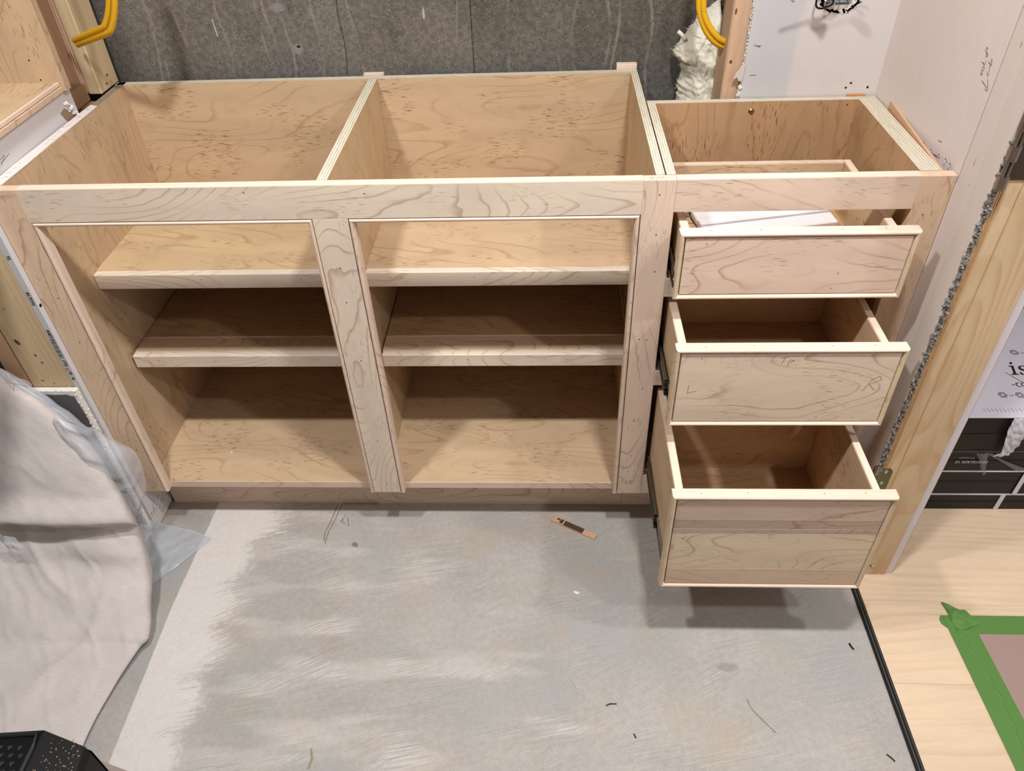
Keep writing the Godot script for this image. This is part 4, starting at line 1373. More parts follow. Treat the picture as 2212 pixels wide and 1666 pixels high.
# ------------------------------------------------------------------ upper left cubby and post
func niche():
	var o := thing("wall_cubby", "open plywood cubby built into the stub wall, top left corner", "cubby")
	var zf := -0.3215
	board("floor_panel", V(-0.62, 0.9560, zf), V(-0.0570, 0.9730, 0.30), 2, M.veneer, o, 0.0005)
	board("side_panel", V(-0.62, 0.9560, zf - 0.018), V(-0.0430, 1.75, zf), 1, M.veneer, o, 0.0005)
	board("front_edge", V(-0.0568, 0.9660, zf + 0.001), V(-0.0520, 0.9735, 0.30), 2, M.edge, o, 0.0008)
	board("front_edge", V(-0.0568, 0.9545, zf + 0.001), V(-0.0500, 0.9650, 0.30), 2, M.solid_tan, o, 0.0008)
	board("back_panel", V(-0.64, 0.956, zf), V(-0.62, 1.75, 0.32), 1, M.veneer, o, 0.0005)
	board("side_panel", V(-0.62, 0.956, 0.30), V(-0.05, 1.75, 0.318), 1, M.veneer, o, 0.0005)
	board("top_panel", V(-0.64, 1.75, zf - 0.018), V(-0.05, 1.768, 0.318), 2, M.veneer, o, 0.0005)
	nails(o, [V(-0.0935, 1.015, zf), V(-0.087, 0.978, zf)], Vector3.BACK, 0.0019)
	# the built-up post at the far side
	var p := thing("framing_post", "built-up pale wood post hanging beside the cubby, cut off just above the cabinet", "post")
	for k in [[-0.1560, -0.1180, -0.4520, 0.907, M.stud], [-0.1178, -0.1130, -0.4430, 0.909, M.edge], [-0.1128, -0.0880, -0.4505, 0.9045, M.stud], [-0.0878, -0.0848, -0.4545, 0.9045, M.solid_tan]]:
		board("board", V(k[0], k[3], -0.541), V(k[1], 2.26, k[2]), 1, tinted(k[4], Color(1.0, 0.94, 0.92)), p, 0.0015)
	board("stud", V(-0.0846, 0.9005, -0.5390), V(-0.0545, 2.26, -0.4560), 1, M.spruce, p, 0.0025)
	var nh := B.new()
	for k in [[-0.5010, 0.9275, 0.003], [-0.4870, 0.9135, 0.003], [-0.5085, 0.9120, 0.001]]:
		nh.disc(V(-0.0542, k[1], k[0]), k[2], Vector3.RIGHT, 10)
	stuff(part("nail_holes", nh, M.hole, p))
	for k in 2:
		var cable := B.new()
		var dx := 0.0115 * k
		var pts := []
		for i in 15:
			var f := i / 14.0
			pts.append(B.cat(V(0.12, 1.30, -0.33), V(0.118, 1.18, -0.335), V(0.058, 1.062, -0.355), V(-0.06, 1.03, -0.39), f) + V(dx * 0.9, -dx * (0.2 + 0.5 * f), 0.004 * k))
		pts.push_front(V(0.118 + dx, 1.28, -0.335 + 0.004 * k))
		pts.append(V(-0.05 + dx * 0.3, 1.022 - dx * 0.7, -0.42))
		cable.tube(pts, 0.0062, 12, 0.62)
		tag(part("yellow_cable", cable, M.yellow), ["yellow electrical cable looping behind the post at top left, nearer the post", "yellow electrical cable looping behind the post at top left, outer of the two"][k], "cable", "yellow cables by the post")


# ------------------------------------------------------------------ things at the back wall
func back_wall_things():
	var s := thing("wall_stud", "orange-toned wood stud between the white insulation and the rear drywall", "stud")
	var b := wood(1.2, 0.05)
	b.box(V(1.2525, 0.0, -0.4590), V(1.2905, 2.26, -0.3700), 1, 0.003)
	part("stud", b, M.stud, s)
	var kn := B.new()
	kn.xf = Transform3D(Basis(Vector3(0.75, 0, 0), Vector3(0, 1, 0), Vector3(0, 0, 1)), V(1.2625, 0.9665, -0.3697))
	kn.disc(V(0, 0, 0), 0.0036, Vector3.BACK, 12)
	part("knot", kn, M.knot, s)
	kn = B.new()
	kn.xf = Transform3D(Basis(Vector3(0.4, 0, 0), Vector3(0, 1.3, 0), Vector3(0, 0, 1)), V(1.2585, 1.057, -0.3697))
	kn.disc(V(0, 0, 0), 0.0045, Vector3.BACK, 10)
	part("knot", kn, M.knot, s)
	# insulation batt: bulging lumpy fleece
	var n1 := noise(401, 1.0, 4)
	var n2 := noise(402, 1.0, 3)
	# outline of the free left edge by height
	var edge := [[0.60, 1.19], [0.876, 1.1915], [0.895, 1.1985], [0.9066, 1.1948], [0.9253, 1.1861], [0.932, 1.178], [0.9392, 1.1743], [0.948, 1.179], [0.957, 1.1843], [0.9788, 1.2001], [1.0085, 1.2234], [1.0387, 1.2619], [1.05, 1.275]]
	var f := B.new()
	var rows := 120
	var cols := 40
	var P := []
	for j in rows + 1:
		var y := lerpf(0.60, 1.05, pow(float(j) / rows, 0.55))
		var e := 1.19
		for k in edge.size() - 1:
			if y >= edge[k][0] and y <= edge[k + 1][0]:
				e = lerpf(edge[k][1], edge[k + 1][1], (y - edge[k][0]) / (edge[k + 1][0] - edge[k][0]))
		e += n2.get_noise_2d(y * 150.0, 3.0) * 0.004
		var line_ := []
		for i in cols + 1:
			var t := float(i) / cols
			var x := lerpf(e, 1.2580, t)
			var bul := sqrt(maxf(0.0, 1.0 - pow(1.0 - t, 2.2))) * 0.075
			var p := V(x, y, -0.535 + bul * clampf((1.275 - e) / 0.05, 0.1, 1.0))
			p.z += n1.get_noise_3d(x * 16.0, y * 9.0, 0.0) * 0.022 + n2.get_noise_3d(x * 120.0, y * 90.0, 2.0) * 0.0022
			p.x += n2.get_noise_3d(x * 130.0, y * 130.0, 7.0) * 0.003 * (1.0 - t)
			line_.append(p)
		P.append(line_)
	for j in rows:
		for i in cols:
			var q := [P[j][i], P[j][i + 1], P[j + 1][i + 1], P[j + 1][i]]
			var ns := []
			for c in [[j, i], [j, i + 1], [j + 1, i + 1], [j + 1, i]]:
				var a: Vector3 = P[c[0]][mini(c[1] + 1, cols)] - P[c[0]][maxi(c[1] - 1, 0)]
				var d: Vector3 = P[mini(c[0] + 1, rows)][c[1]] - P[maxi(c[0] - 1, 0)][c[1]]
				ns.append(a.cross(d).normalized())
			f.sm(q, ns)
	var ins := thing("insulation_batt", "fluffy white fibreglass insulation bulging out beside the bare stud", "insulation")
	part("fleece", f, M.fleece, ins)
	# loose fibres
	var fb := B.new()
	for k in 500:
		var j := rng.randi_range(20, rows - 2)
		var i := rng.randi_range(0, cols - 2)
		if k % 3 == 0:
			i = 0
		var a: Vector3 = P[j][i]
		var d := V(rng.randf_range(-0.007, 0.004), rng.randf_range(-0.006, 0.006), rng.randf_range(0.0, 0.006))
		var w := V(0.0003, 0.0003, 0)
		fb.quad(a - w, a + w, a + d + w * 0.3, a + d - w * 0.3, Vector3.BACK)
	stuff(part("loose_fibres", fb, M.fleece, ins))
	var tf := B.new()
	tf.tube([V(1.1755, 0.988, -0.50), V(1.184, 0.982, -0.497), V(1.192, 0.972, -0.50)], 0.0042, 8, 0.5)
	part("tuft", tf, M.fleece, ins)
	for k in 2:
		var cable := B.new()
		var dx := 0.0105 * k
		var pts := []
		var way := [V(1.205, 1.40, -0.42), V(1.196, 1.25, -0.41), V(1.1945, 1.13, -0.402), V(1.1935, 1.0708, -0.40), V(1.1985, 1.046, -0.40), V(1.2085, 1.024, -0.40), V(1.2215, 1.006, -0.40), V(1.2365, 0.9925, -0.402), V(1.2520, 0.9850, -0.405), V(1.268, 0.982, -0.41)]
		for i in way.size() - 1:
			for j in 5:
				pts.append(B.cat(way[maxi(i - 1, 0)], way[i], way[i + 1], way[mini(i + 2, way.size() - 1)], j / 5.0) + V(dx * (0.75 if i < 4 else 0.35), dx * (0.0 if i < 4 else 0.85), 0.003 * k))
		cable.tube(pts, 0.0060, 12, 0.6)
		tag(part("yellow_cable", cable, M.yellow), ["yellow electrical cable curving down in front of the insulation, lower of the two", "yellow electrical cable curving down in front of the insulation, upper of the two"][k], "cable", "yellow cables by the insulation")


func outlet():
	var o := thing("outlet_box", "grey metal outlet box with loose wires in a rough hole of the rear drywall", "outlet box")
	var b := B.new()
	b.box(V(1.420, 1.071, -0.425), V(1.4225, 1.135, -0.353), 1, 0.0005)
	b.box(V(1.455, 1.071, -0.425), V(1.4575, 1.135, -0.356), 1, 0.0005)
	b.box(V(1.420, 1.071, -0.425), V(1.4575, 1.0735, -0.353), 0, 0.0005)
	b.box(V(1.420, 1.071, -0.427), V(1.4575, 1.135, -0.425), 0, 0.0)
	part("box", b, mat(Color(0.50, 0.53, 0.56), 0.5), o)
	var br := B.new()
	br.slab(PackedVector2Array([Vector2(1.4130, 1.0625), Vector2(1.4280, 1.0615), Vector2(1.4310, 1.0640), Vector2(1.4320, 1.0760), Vector2(1.4160, 1.0760), Vector2(1.4115, 1.0690)]), -0.3555, -0.3535)
	var bp := part("mounting_ear", br, metal(Color(0.80, 0.77, 0.74), 0.25), o, "bright steel mounting ear")
	var sc := B.new()
	for k in [[1.4180, 1.0715, 0.003], [1.4265, 1.0700, 0.0022], [1.4160, 1.0655, 0.0026]]:
		sc.xf = Transform3D(Basis(Vector3.RIGHT, PI / 2), V(k[0], k[1], -0.3535))
		sc.lathe([Vector2(0, 0.0006), Vector2(k[2] * 0.5, 0.0006), Vector2(k[2] * 0.6, 0.0016), Vector2(k[2], 0.0012), Vector2(k[2], 0.0)], 14)
	part("screw", sc, metal(Color(0.55, 0.53, 0.52), 0.3), bp)
	var mud := B.new()
	var ns := noise(55, 1.0, 2)
	for k in 46:
		var a := PI + PI * k / 45.0
		var at := V(1.4400 + cos(a) * 0.033 + rng.randf_range(-0.003, 0.003), 1.0755 + sin(a) * 0.0195 + rng.randf_range(-0.002, 0.002), -0.3572)
		mud.xf = Transform3D(Basis(Vector3.BACK, rng.randf() * TAU), at)
		mud.box(V(-0.005, -0.0022, -0.001), V(0.005, 0.0022, 0.0012), 0, 0.0011)
	stuff(part("rough_compound", mud, mat(Color(0.86, 0.82, 0.79), 0.9), o))
	var w1 := B.new()
	curve(w1, [V(1.430, 1.085, -0.37), V(1.424, 1.073, -0.345), V(1.412, 1.068, -0.340), V(1.402, 1.0665, -0.338), V(1.3935, 1.0705, -0.338), V(1.391, 1.085, -0.336), V(1.394, 1.11, -0.330), V(1.405, 1.125, -0.31)], 0.0017)
	part("black_wire", w1, M.black, o)
	var w2 := B.new()
	curve(w2, [V(1.452, 1.085, -0.37), V(1.452, 1.079, -0.352), V(1.450, 1.085, -0.340), V(1.44, 1.11, -0.32), V(1.415, 1.13, -0.30)], 0.0013)
	part("copper_wire", w2, metal(Color(0.80, 0.45, 0.28), 0.3), o)
	var w3 := B.new()
	curve(w3, [V(1.437, 1.085, -0.37), V(1.432, 1.095, -0.33), V(1.41, 1.125, -0.30), V(1.385, 1.130, -0.29), V(1.35, 1.12, -0.29), V(1.330, 1.10, -0.30), V(1.345, 1.085, -0.315)], 0.0017)
	part("white_wire", w3, M.white, o)
	var cap := B.new()
	cap.xf = Transform3D(Basis(Vector3(0, 0, 1), 1.0), V(1.392, 1.121, -0.288))
	cap.lathe([Vector2(0.0, 0.014), Vector2(0.005, 0.013), Vector2(0.0085, -0.010), Vector2(0.0085, -0.013), Vector2(0, -0.013)], 14)
	part("wire_nut", cap, mat(Color(0.75, 0.5, 0.12), 0.5), o)


func curve(s: B, pts: Array, r: float):
	var c := []
	for i in pts.size() - 1:
		for j in 6:
			c.append(B.cat(pts[maxi(i - 1, 0)], pts[i], pts[i + 1], pts[mini(i + 2, pts.size() - 1)], j / 6.0))
	c.append(pts[-1])
	s.tube(c, r, 8)


func shims():
	# tapered cedar shim slipped between the drawer cabinet and the side wall
	var s := wood(0.35, 0.04)
	s.g = 2
	s.box(V(-0.0022, -0.05, -0.150), V(0.0022, 0.0, 0.150), 2, 0.0006)
	var m := part("wood_shim", s, tinted(M.edge, Color(0.90, 0.80, 0.70)))
	m.transform = Transform3D(Basis(Vector3.UP, -0.020) * Basis(Vector3.RIGHT, 0.055), V(1.5520, 0.9085, -0.170))
	tag(m, "thin tan wood shim standing between the drawer cabinet's plywood side and the side wall", "shim")
	# charred offcut on the slab
	var o := thing("wood_offcut", "thin burn-marked strip of scrap wood lying on the concrete before the cabinet", "wood scrap", V(0.968, 0.0, -0.003))
	o.rotation.y = -0.505
	var b := wood(0.12, 0.02)
	b.box(V(-0.0600, 0.0004, -0.0080), V(0.0600, 0.0036, 0.0080), 0, 0.0006)
	part("strip", b, tinted(M.solid, Color(0.93, 0.80, 0.73)), o)
	var c := B.new()
	for k in [[-0.038, -0.029, -0.0078, 0.0050], [-0.026, 0.026, -0.0078, 0.0072], [-0.046, -0.040, -0.0076, -0.001]]:
		c.box(V(k[0], 0.0034, k[2]), V(k[1], 0.0038, k[3]), 0, 0.0002)
	part("scorch_mark", c, mat(Color(0.30, 0.22, 0.17), 0.85), o, "dark burn mark")
	# offcuts in the top drawer
	var t := thing("trim_offcut", "glossy white moulded trim offcut lying aslant in the top drawer", "trim offcut")
	for k in [[0.0, 0.0, 0.034], [0.0035, 0.036, 0.052], [0.0, 0.054, 0.088]]:
		var tb := B.new()
		tb.box(V(-0.130, 0.0, k[1] - 0.044), V(0.128, 0.012 + k[0], k[2] - 0.044), 0, 0.002)
		part("moulded_face", tb, M.gloss_white, t)
	t.transform = Transform3D(Basis(Vector3.UP, 0.20) * Basis(Vector3.RIGHT, 0.10), V(1.318, 0.742, -0.150))
	var wk := thing("wood_block", "amber wood block under the white trim offcut in the top drawer", "wood block")
	var wb := wood(0.2, 0.1)
	wb.box(V(1.425, 0.7295, -0.10), V(1.462, 0.7550, 0.020), 2, 0.001)
	part("block", wb, tinted(M.veneer, Color(0.93, 0.80, 0.63)), wk)
	# bag of small hardware
	var h := thing("hardware_bag", "crumpled clear bag of small steel hardware tucked behind the white trim in the top drawer", "bag")
	var hb := B.new()
	for k in 60:
		var e := rng.randf_range(0.0012, 0.0030)
		hb.xf = Transform3D(Basis(Vector3(rng.randf(), 1, rng.randf()).normalized(), rng.randf() * TAU), V(rng.randf_range(1.158, 1.225), 0.744 + rng.randf() * 0.008, rng.randf_range(-0.200, -0.165)))
		hb.box(V(-e * 2.0, -e, -e), V(e * 2.0, e, e), 0, e * 0.3)
	stuff(part("hardware", hb, M.steel, h))
	var bd := wood(0.3, 0.2)
	bd.box(V(1.1500, 0.7290, -0.2200), V(1.3000, 0.7400, -0.0200), 0, 0.001)
	var bx := thing("pine_block", "flat tan board in the top drawer under the bag of hardware", "board")
	part("board", bd, M.veneer_pale, bx)
	var pl := B.new()
	for k in 7:
		pl.box(V(1.1630 + k * 0.0035, 0.7400, -0.150), V(1.1653 + k * 0.0035, 0.7402, -0.1465), 0, 0.0)
	stuff(part("stamped_letters", pl, mat(Color(0.45, 0.38, 0.3), 0.8), bx))


# ------------------------------------------------------------------ cloth and plastic at the left
func canvas():
	var rows := [
		[V(-0.337, 0.550, 0.041), V(-0.295, 0.550, 0.043), V(-0.254, 0.547, 0.044), V(-0.218, 0.542, 0.041), V(-0.190, 0.533, 0.034), V(-0.178, 0.516, 0.030), V(-0.186, 0.492, 0.030), V(-0.206, 0.450, 0.030)],
		[V(-0.347, 0.525, 0.055), V(-0.296, 0.525, 0.060), V(-0.248, 0.522, 0.064), V(-0.203, 0.517, 0.064), V(-0.166, 0.506, 0.058), V(-0.148, 0.490, 0.048), V(-0.153, 0.469, 0.038), V(-0.172, 0.425, 0.034)],
		[V(-0.361, 0.490, 0.062), V(-0.300, 0.490, 0.069), V(-0.241, 0.487, 0.074), V(-0.186, 0.482, 0.076), V(-0.136, 0.473, 0.072), V(-0.112, 0.456, 0.064), V(-0.112, 0.436, 0.048), V(-0.132, 0.390, 0.036)],
		[V(-0.384, 0.415, 0.086), V(-0.308, 0.415, 0.094), V(-0.235, 0.412, 0.100), V(-0.165, 0.407, 0.103), V(-0.100, 0.398, 0.101), V(-0.063, 0.385, 0.094), V(-0.055, 0.365, 0.076), V(-0.075, 0.315, 0.046)],
		[V(-0.392, 0.350, 0.129), V(-0.309, 0.350, 0.134), V(-0.228, 0.347, 0.137), V(-0.150, 0.342, 0.137), V(-0.077, 0.333, 0.133), V(-0.034, 0.320, 0.125), V(-0.022, 0.300, 0.108), V(-0.042, 0.250, 0.078)],
		[V(-0.404, 0.300, 0.155), V(-0.315, 0.300, 0.158), V(-0.228, 0.297, 0.160), V(-0.144, 0.292, 0.159), V(-0.065, 0.283, 0.153), V(-0.017, 0.270, 0.145), V(-0.001, 0.250, 0.129), V(-0.021, 0.200, 0.099)],
		[V(-0.407, 0.268, 0.196), V(-0.315, 0.264, 0.197), V(-0.225, 0.260, 0.200), V(-0.137, 0.252, 0.197), V(-0.053, 0.242, 0.188), V(-0.002, 0.225, 0.170), V(0.015, 0.205, 0.152), V(-0.005, 0.155, 0.122)],
		[V(-0.430, 0.222, 0.172), V(-0.340, 0.220, 0.168), V(-0.249, 0.216, 0.160), V(-0.159, 0.208, 0.160), V(-0.073, 0.198, 0.158), V(-0.020, 0.185, 0.152), V(0.002, 0.165, 0.138), V(-0.021, 0.115, 0.108)],
		[V(-0.449, 0.166, 0.203), V(-0.349, 0.165, 0.203), V(-0.251, 0.163, 0.190), V(-0.156, 0.159, 0.192), V(-0.064, 0.150, 0.192), V(-0.008, 0.139, 0.184), V(0.015, 0.120, 0.170), V(-0.005, 0.070, 0.140)],
		[V(-0.454, 0.126, 0.229), V(-0.352, 0.126, 0.228), V(-0.253, 0.124, 0.227), V(-0.155, 0.120, 0.224), V(-0.060, 0.112, 0.219), V(-0.002, 0.102, 0.212), V(0.023, 0.085, 0.200), V(0.003, 0.035, 0.170)],
		[V(-0.427, 0.067, 0.321), V(-0.326, 0.067, 0.323), V(-0.227, 0.065, 0.324), V(-0.129, 0.062, 0.323), V(-0.035, 0.054, 0.321), V(0.024, 0.045, 0.316), V(0.050, 0.030, 0.308), V(0.030, 0.003, 0.278)],
		[V(-0.407, 0.051, 0.365), V(-0.314, 0.051, 0.364), V(-0.221, 0.049, 0.361), V(-0.131, 0.046, 0.358), V(-0.042, 0.039, 0.353), V(0.013, 0.031, 0.347), V(0.038, 0.018, 0.339), V(0.018, 0.003, 0.309)],
		[V(-0.355, 0.037, 0.458), V(-0.277, 0.036, 0.453), V(-0.200, 0.035, 0.447), V(-0.124, 0.032, 0.440), V(-0.049, 0.027, 0.432), V(-0.002, 0.020, 0.425), V(0.018, 0.010, 0.417), V(-0.002, 0.004, 0.387)],
		[V(-0.289, 0.030, 0.564), V(-0.227, 0.030, 0.559), V(-0.166, 0.029, 0.554), V(-0.105, 0.027, 0.548), V(-0.046, 0.022, 0.541), V(-0.009, 0.016, 0.535), V(0.007, 0.008, 0.529), V(-0.013, 0.004, 0.499)],
		[V(-0.239, 0.026, 0.700), V(-0.185, 0.026, 0.690), V(-0.131, 0.025, 0.680), V(-0.078, 0.023, 0.670), V(-0.025, 0.019, 0.660), V(0.007, 0.014, 0.650), V(0.022, 0.008, 0.640), V(0.002, 0.004, 0.61)]]
	var n1 := noise(501, 1.0, 2)
	var n2 := noise(502, 1.0, 3)
	var s := B.new()
	s.sheet(rows, 12, 10, func(p, u, v):
		var fade: float = smoothstep(0.0, 0.03, p.y) * smoothstep(1.0, 0.9, u)
		# long soft folds running down and forward, sharper at their crests
		var a := 1.0 - absf(n1.get_noise_2d(p.x * 4.0 + p.y * 2.0 + 3.0, (p.z - p.y) * 2.2)) * 2.0
		var b := 1.0 - absf(n1.get_noise_2d(p.x * 8.0 - p.z * 4.0 + 40.0, (p.z - p.y) * 4.0 + 9.0)) * 2.2
		var lower: float = smoothstep(0.42, 0.52, v)
		return (maxf(a, 0.0) * a * a * 0.010 * (0.15 + lower * 0.6) + maxf(b, 0.0) * maxf(b, 0.0) * b * 0.004 * (0.2 + lower * 0.5) + n2.get_noise_3d(p.x * 22.0, p.y * 22.0, p.z * 22.0) * 0.0015) * fade)
	var c := part("drop_cloth", s, M.canvas)
	tag(c, "crumpled off-white canvas drop cloth heaped against the left wall and spread on the slab", "drop cloth")
	var th := B.new()
	curve(th, [V(-0.16, 0.50, 0.06), V(-0.150, 0.520, 0.062), V(-0.158, 0.528, 0.055), V(-0.135, 0.522, 0.052), V(-0.120, 0.511, 0.056)], 0.0006)
	curve(th, [V(-0.19, 0.52, 0.06), V(-0.178, 0.545, 0.062), V(-0.182, 0.56, 0.055), V(-0.168, 0.548, 0.05), V(-0.158, 0.53, 0.056)], 0.0006)
	part("loose_thread", th, M.canvas, c)


func plastic():
	var n1 := noise(601, 1.0, 3)
	var o := thing("plastic_sheet", "crumpled translucent plastic sheeting poking out from under the canvas drop cloth", "plastic sheet")
	var up := B.new()
	up.sheet([
		[V(-0.085, 0.452, 0.075), V(-0.0700, 0.440, 0.085), V(-0.044, 0.417, 0.075), V(-0.049, 0.365, 0.037)],
		[V(-0.10, 0.415, 0.08), V(-0.062, 0.412, 0.100), V(-0.035, 0.380, 0.080), V(-0.021, 0.334, 0.037)],
		[V(-0.09, 0.36, 0.08), V(-0.045, 0.362, 0.110), V(-0.015, 0.343, 0.088), V(0.006, 0.302, 0.037)],
		[V(-0.08, 0.30, 0.09), V(-0.043, 0.306, 0.112), V(-0.014, 0.279, 0.090), V(0.002, 0.236, 0.037)],
		[V(-0.08, 0.24, 0.09), V(-0.041, 0.247, 0.108), V(-0.024, 0.211, 0.088), V(-0.015, 0.173, 0.037)],
		[V(-0.08, 0.18, 0.09), V(-0.039, 0.185, 0.104), V(-0.028, 0.155, 0.082), V(-0.039, 0.133, 0.037)],
		[V(-0.07, 0.10, 0.09), V(-0.039, 0.120, 0.100), V(-0.045, 0.099, 0.075), V(-0.0545, 0.082, 0.037)],
		[V(-0.05, 0.03, 0.09), V(-0.040, 0.050, 0.095), V(-0.050, 0.040, 0.070), V(-0.054, 0.030, 0.040)]], 8, 7, func(p, u, v):
		var r := 1.0 - absf(n1.get_noise_2d(p.y * 9.0 + p.x * 11.0, p.z * 12.0 + p.x * 5.0)) * 2.4
		return (maxf(r, 0.0) * 0.009 - 0.003) * smoothstep(1.0, 0.8, u))
	part("crumpled_fold", up, M.film, o)
	var lo := B.new()
	lo.sheet([
		[V(-0.10, 0.05, 0.03), V(-0.07, 0.045, 0.010), V(-0.0500, 0.012, 0.000), V(0.015, 0.004, 0.012), V(0.0849, 0.0035, 0.0353)],
		[V(-0.10, 0.03, 0.08), V(-0.06, 0.022, 0.055), V(-0.0250, 0.010, 0.050), V(0.030, 0.004, 0.050), V(0.0840, 0.0035, 0.0480)],
		[V(-0.09, 0.010, 0.14), V(-0.05, 0.006, 0.115), V(-0.010, 0.004, 0.105), V(0.030, 0.0035, 0.088), V(0.0700, 0.0030, 0.0650)],
		[V(-0.08, 0.004, 0.21), V(-0.0400, 0.0035, 0.190), V(-0.0138, 0.003, 0.1753), V(0.015, 0.003, 0.143), V(0.045, 0.003, 0.105)]], 8, 8, func(p, u, v):
		var r := 1.0 - absf(n1.get_noise_2d(p.x * 18.0 + 4.0, p.z * 14.0)) * 2.6
		return maxf(r, 0.0) * 0.004 * smoothstep(1.0, 0.85, u) * smoothstep(1.0, 0.85, v))
	part("flat_flap", lo, M.film, o)
	var rim := B.new()
	rim.sheet([
		[V(-0.31, 0.560, 0.035), V(-0.22, 0.553, 0.036), V(-0.176, 0.528, 0.032), V(-0.178, 0.495, 0.030)],
		[V(-0.25, 0.535, 0.045), V(-0.18, 0.522, 0.046), V(-0.140, 0.490, 0.036), V(-0.143, 0.462, 0.032)],
		[V(-0.21, 0.500, 0.055), V(-0.135, 0.480, 0.055), V(-0.103, 0.447, 0.040), V(-0.109, 0.420, 0.033)],
		[V(-0.18, 0.440, 0.065), V(-0.090, 0.420, 0.064), V(-0.060, 0.388, 0.050), V(-0.068, 0.360, 0.036)]], 7, 7, func(p, u, v): return n1.get_noise_2d(p.x * 20.0, p.y * 20.0) * 0.003)
	part("crumpled_rim", rim, M.film, o)
	var sc := B.new()
	sc.sheet([
		[V(-0.245, 0.232, 0.205), V(-0.225, 0.232, 0.212), V(-0.205, 0.226, 0.212)],
		[V(-0.240, 0.215, 0.215), V(-0.215, 0.213, 0.222), V(-0.193, 0.206, 0.220)],
		[V(-0.225, 0.200, 0.218), V(-0.205, 0.200, 0.224), V(-0.190, 0.198, 0.220)]], 5, 5, func(p, u, v): return n1.get_noise_2d(p.x * 60.0, p.z * 60.0) * 0.005)
	part("torn_scrap", sc, M.film, o)


func step_stool():
	# corner of a black plastic step with a diamond tread, close to the viewer at bottom left
	var o := thing("step_stool", "dusty black plastic step stool with a diamond tread, bottom left corner", "step stool")
	var s := B.new()
	var h := 0.20
	# tread plate, its raised rim and the sloping flank
	var A := V(0.047, h, 0.598)
	var Bk := V(-0.25, h, 0.622)
	var C := V(0.055, h, 0.80)
	var D := V(-0.25, h, 0.80)
	var A2 := V(0.124, h - 0.012, 0.619)
	var C2 := V(0.140, h - 0.012, 0.80)
	s.quad(Bk, A, C, D, Vector3.UP)
	s.quad(A, A2, C2, C, V(0.14, 1, 0).normalized())
	s.quad(A2, V(0.128, h - 0.030, 0.622), V(0.144, h - 0.030, 0.80), C2, V(1, 0.25, 0).normalized())
	s.quad(V(0.128, h - 0.030, 0.622), V(0.135, 0.0, 0.628), V(0.150, 0.0, 0.80), V(0.144, h - 0.030, 0.80), V(1, 0.05, 0).normalized())
	s.quad(Bk, A, V(0.047, h - 0.030, 0.592), V(-0.25, h - 0.030, 0.616), V(0, 0.2, -1).normalized())
	s.quad(A, A2, V(0.128, h - 0.030, 0.616), V(0.047, h - 0.030, 0.592), V(0.2, 0.2, -1).normalized())
	s.quad(V(-0.25, h - 0.030, 0.616), V(0.047, h - 0.030, 0.592), V(0.047, 0.0, 0.592), V(-0.25, 0.0, 0.616), V(0, 0, -1))
	s.quad(V(0.047, h - 0.030, 0.592), V(0.128, h - 0.030, 0.618), V(0.135, 0.0, 0.625), V(0.047, 0.0, 0.592), V(0.3, 0, -1).normalized())
	part("body", s, M.tread, o)
	var rim := B.new()
	rim.tube([V(-0.25, h + 0.001, 0.628), V(0.010, h + 0.001, 0.607), V(0.040, h + 0.002, 0.606), V(0.043, h + 0.002, 0.630), V(0.048, h + 0.002, 0.80)], 0.006, 10, 0.7)
	part("raised_rim", rim, M.tread_grey, o, "worn grey rim of the tread")
	var di := B.new()
	for i in 14:
		for j in 9:
			var x := 0.018 - i * 0.017 + (0.0085 if j % 2 else 0.0)
			var z := 0.628 + j * 0.013
			di.xf = Transform3D(Basis(Vector3.UP, 0.5), V(x, h, z))
			for k in 4:
				var p := [V(-0.0075, 0, 0), V(0, 0, -0.0055), V(0.0075, 0, 0), V(0, 0, 0.0055)]
				var n: Vector3 = (p[k] + p[(k + 1) % 4]).normalized() + Vector3.UP
				di.tri(p[k], p[(k + 1) % 4], V(0, 0.0028, 0), n.normalized())
	stuff(part("diamond_tread", di, M.tread_grey, o))
	var du := B.new()
	for k in 70:
		var f := pow(rng.randf(), 0.6)
		var at := V(lerpf(0.055, 0.122, f), 0, 0)
		at.z = rng.randf_range(0.61, 0.68)
		at.y = h - 0.012 * (at.x - 0.047) / 0.077 + 0.0006
		du.xf = Transform3D(Basis(Vector3.UP, rng.randf() * TAU), at)
		var e := rng.randf_range(0.0004, 0.0013)
		du.box(V(-e, -e * 0.5, -e), V(e, e * 0.5, e), 0, e * 0.3)
	stuff(part("plaster_dust", du, mat(Color(0.55, 0.50, 0.43), 0.9), o))
	var g := B.new()
	g.slab(PackedVector2Array([Vector2(-0.05, -0.54), Vector2(0.018, -0.5565), Vector2(0.125, -0.5870), Vector2(0.25, -0.622), Vector2(0.25, -0.80), Vector2(-0.05, -0.80)]), 0.0, 0.005)
	var gp := part("board_offcut", g, mat(Color(0.60, 0.545, 0.51), 0.6))
	gp.transform = Transform3D(Basis(Vector3(1, 0, 0), Vector3(0, 0, -1), Vector3(0, 1, 0)), V(0, 0.0016, 0))
	tag(gp, "taupe board edge lying on the slab beside the black step stool", "board")


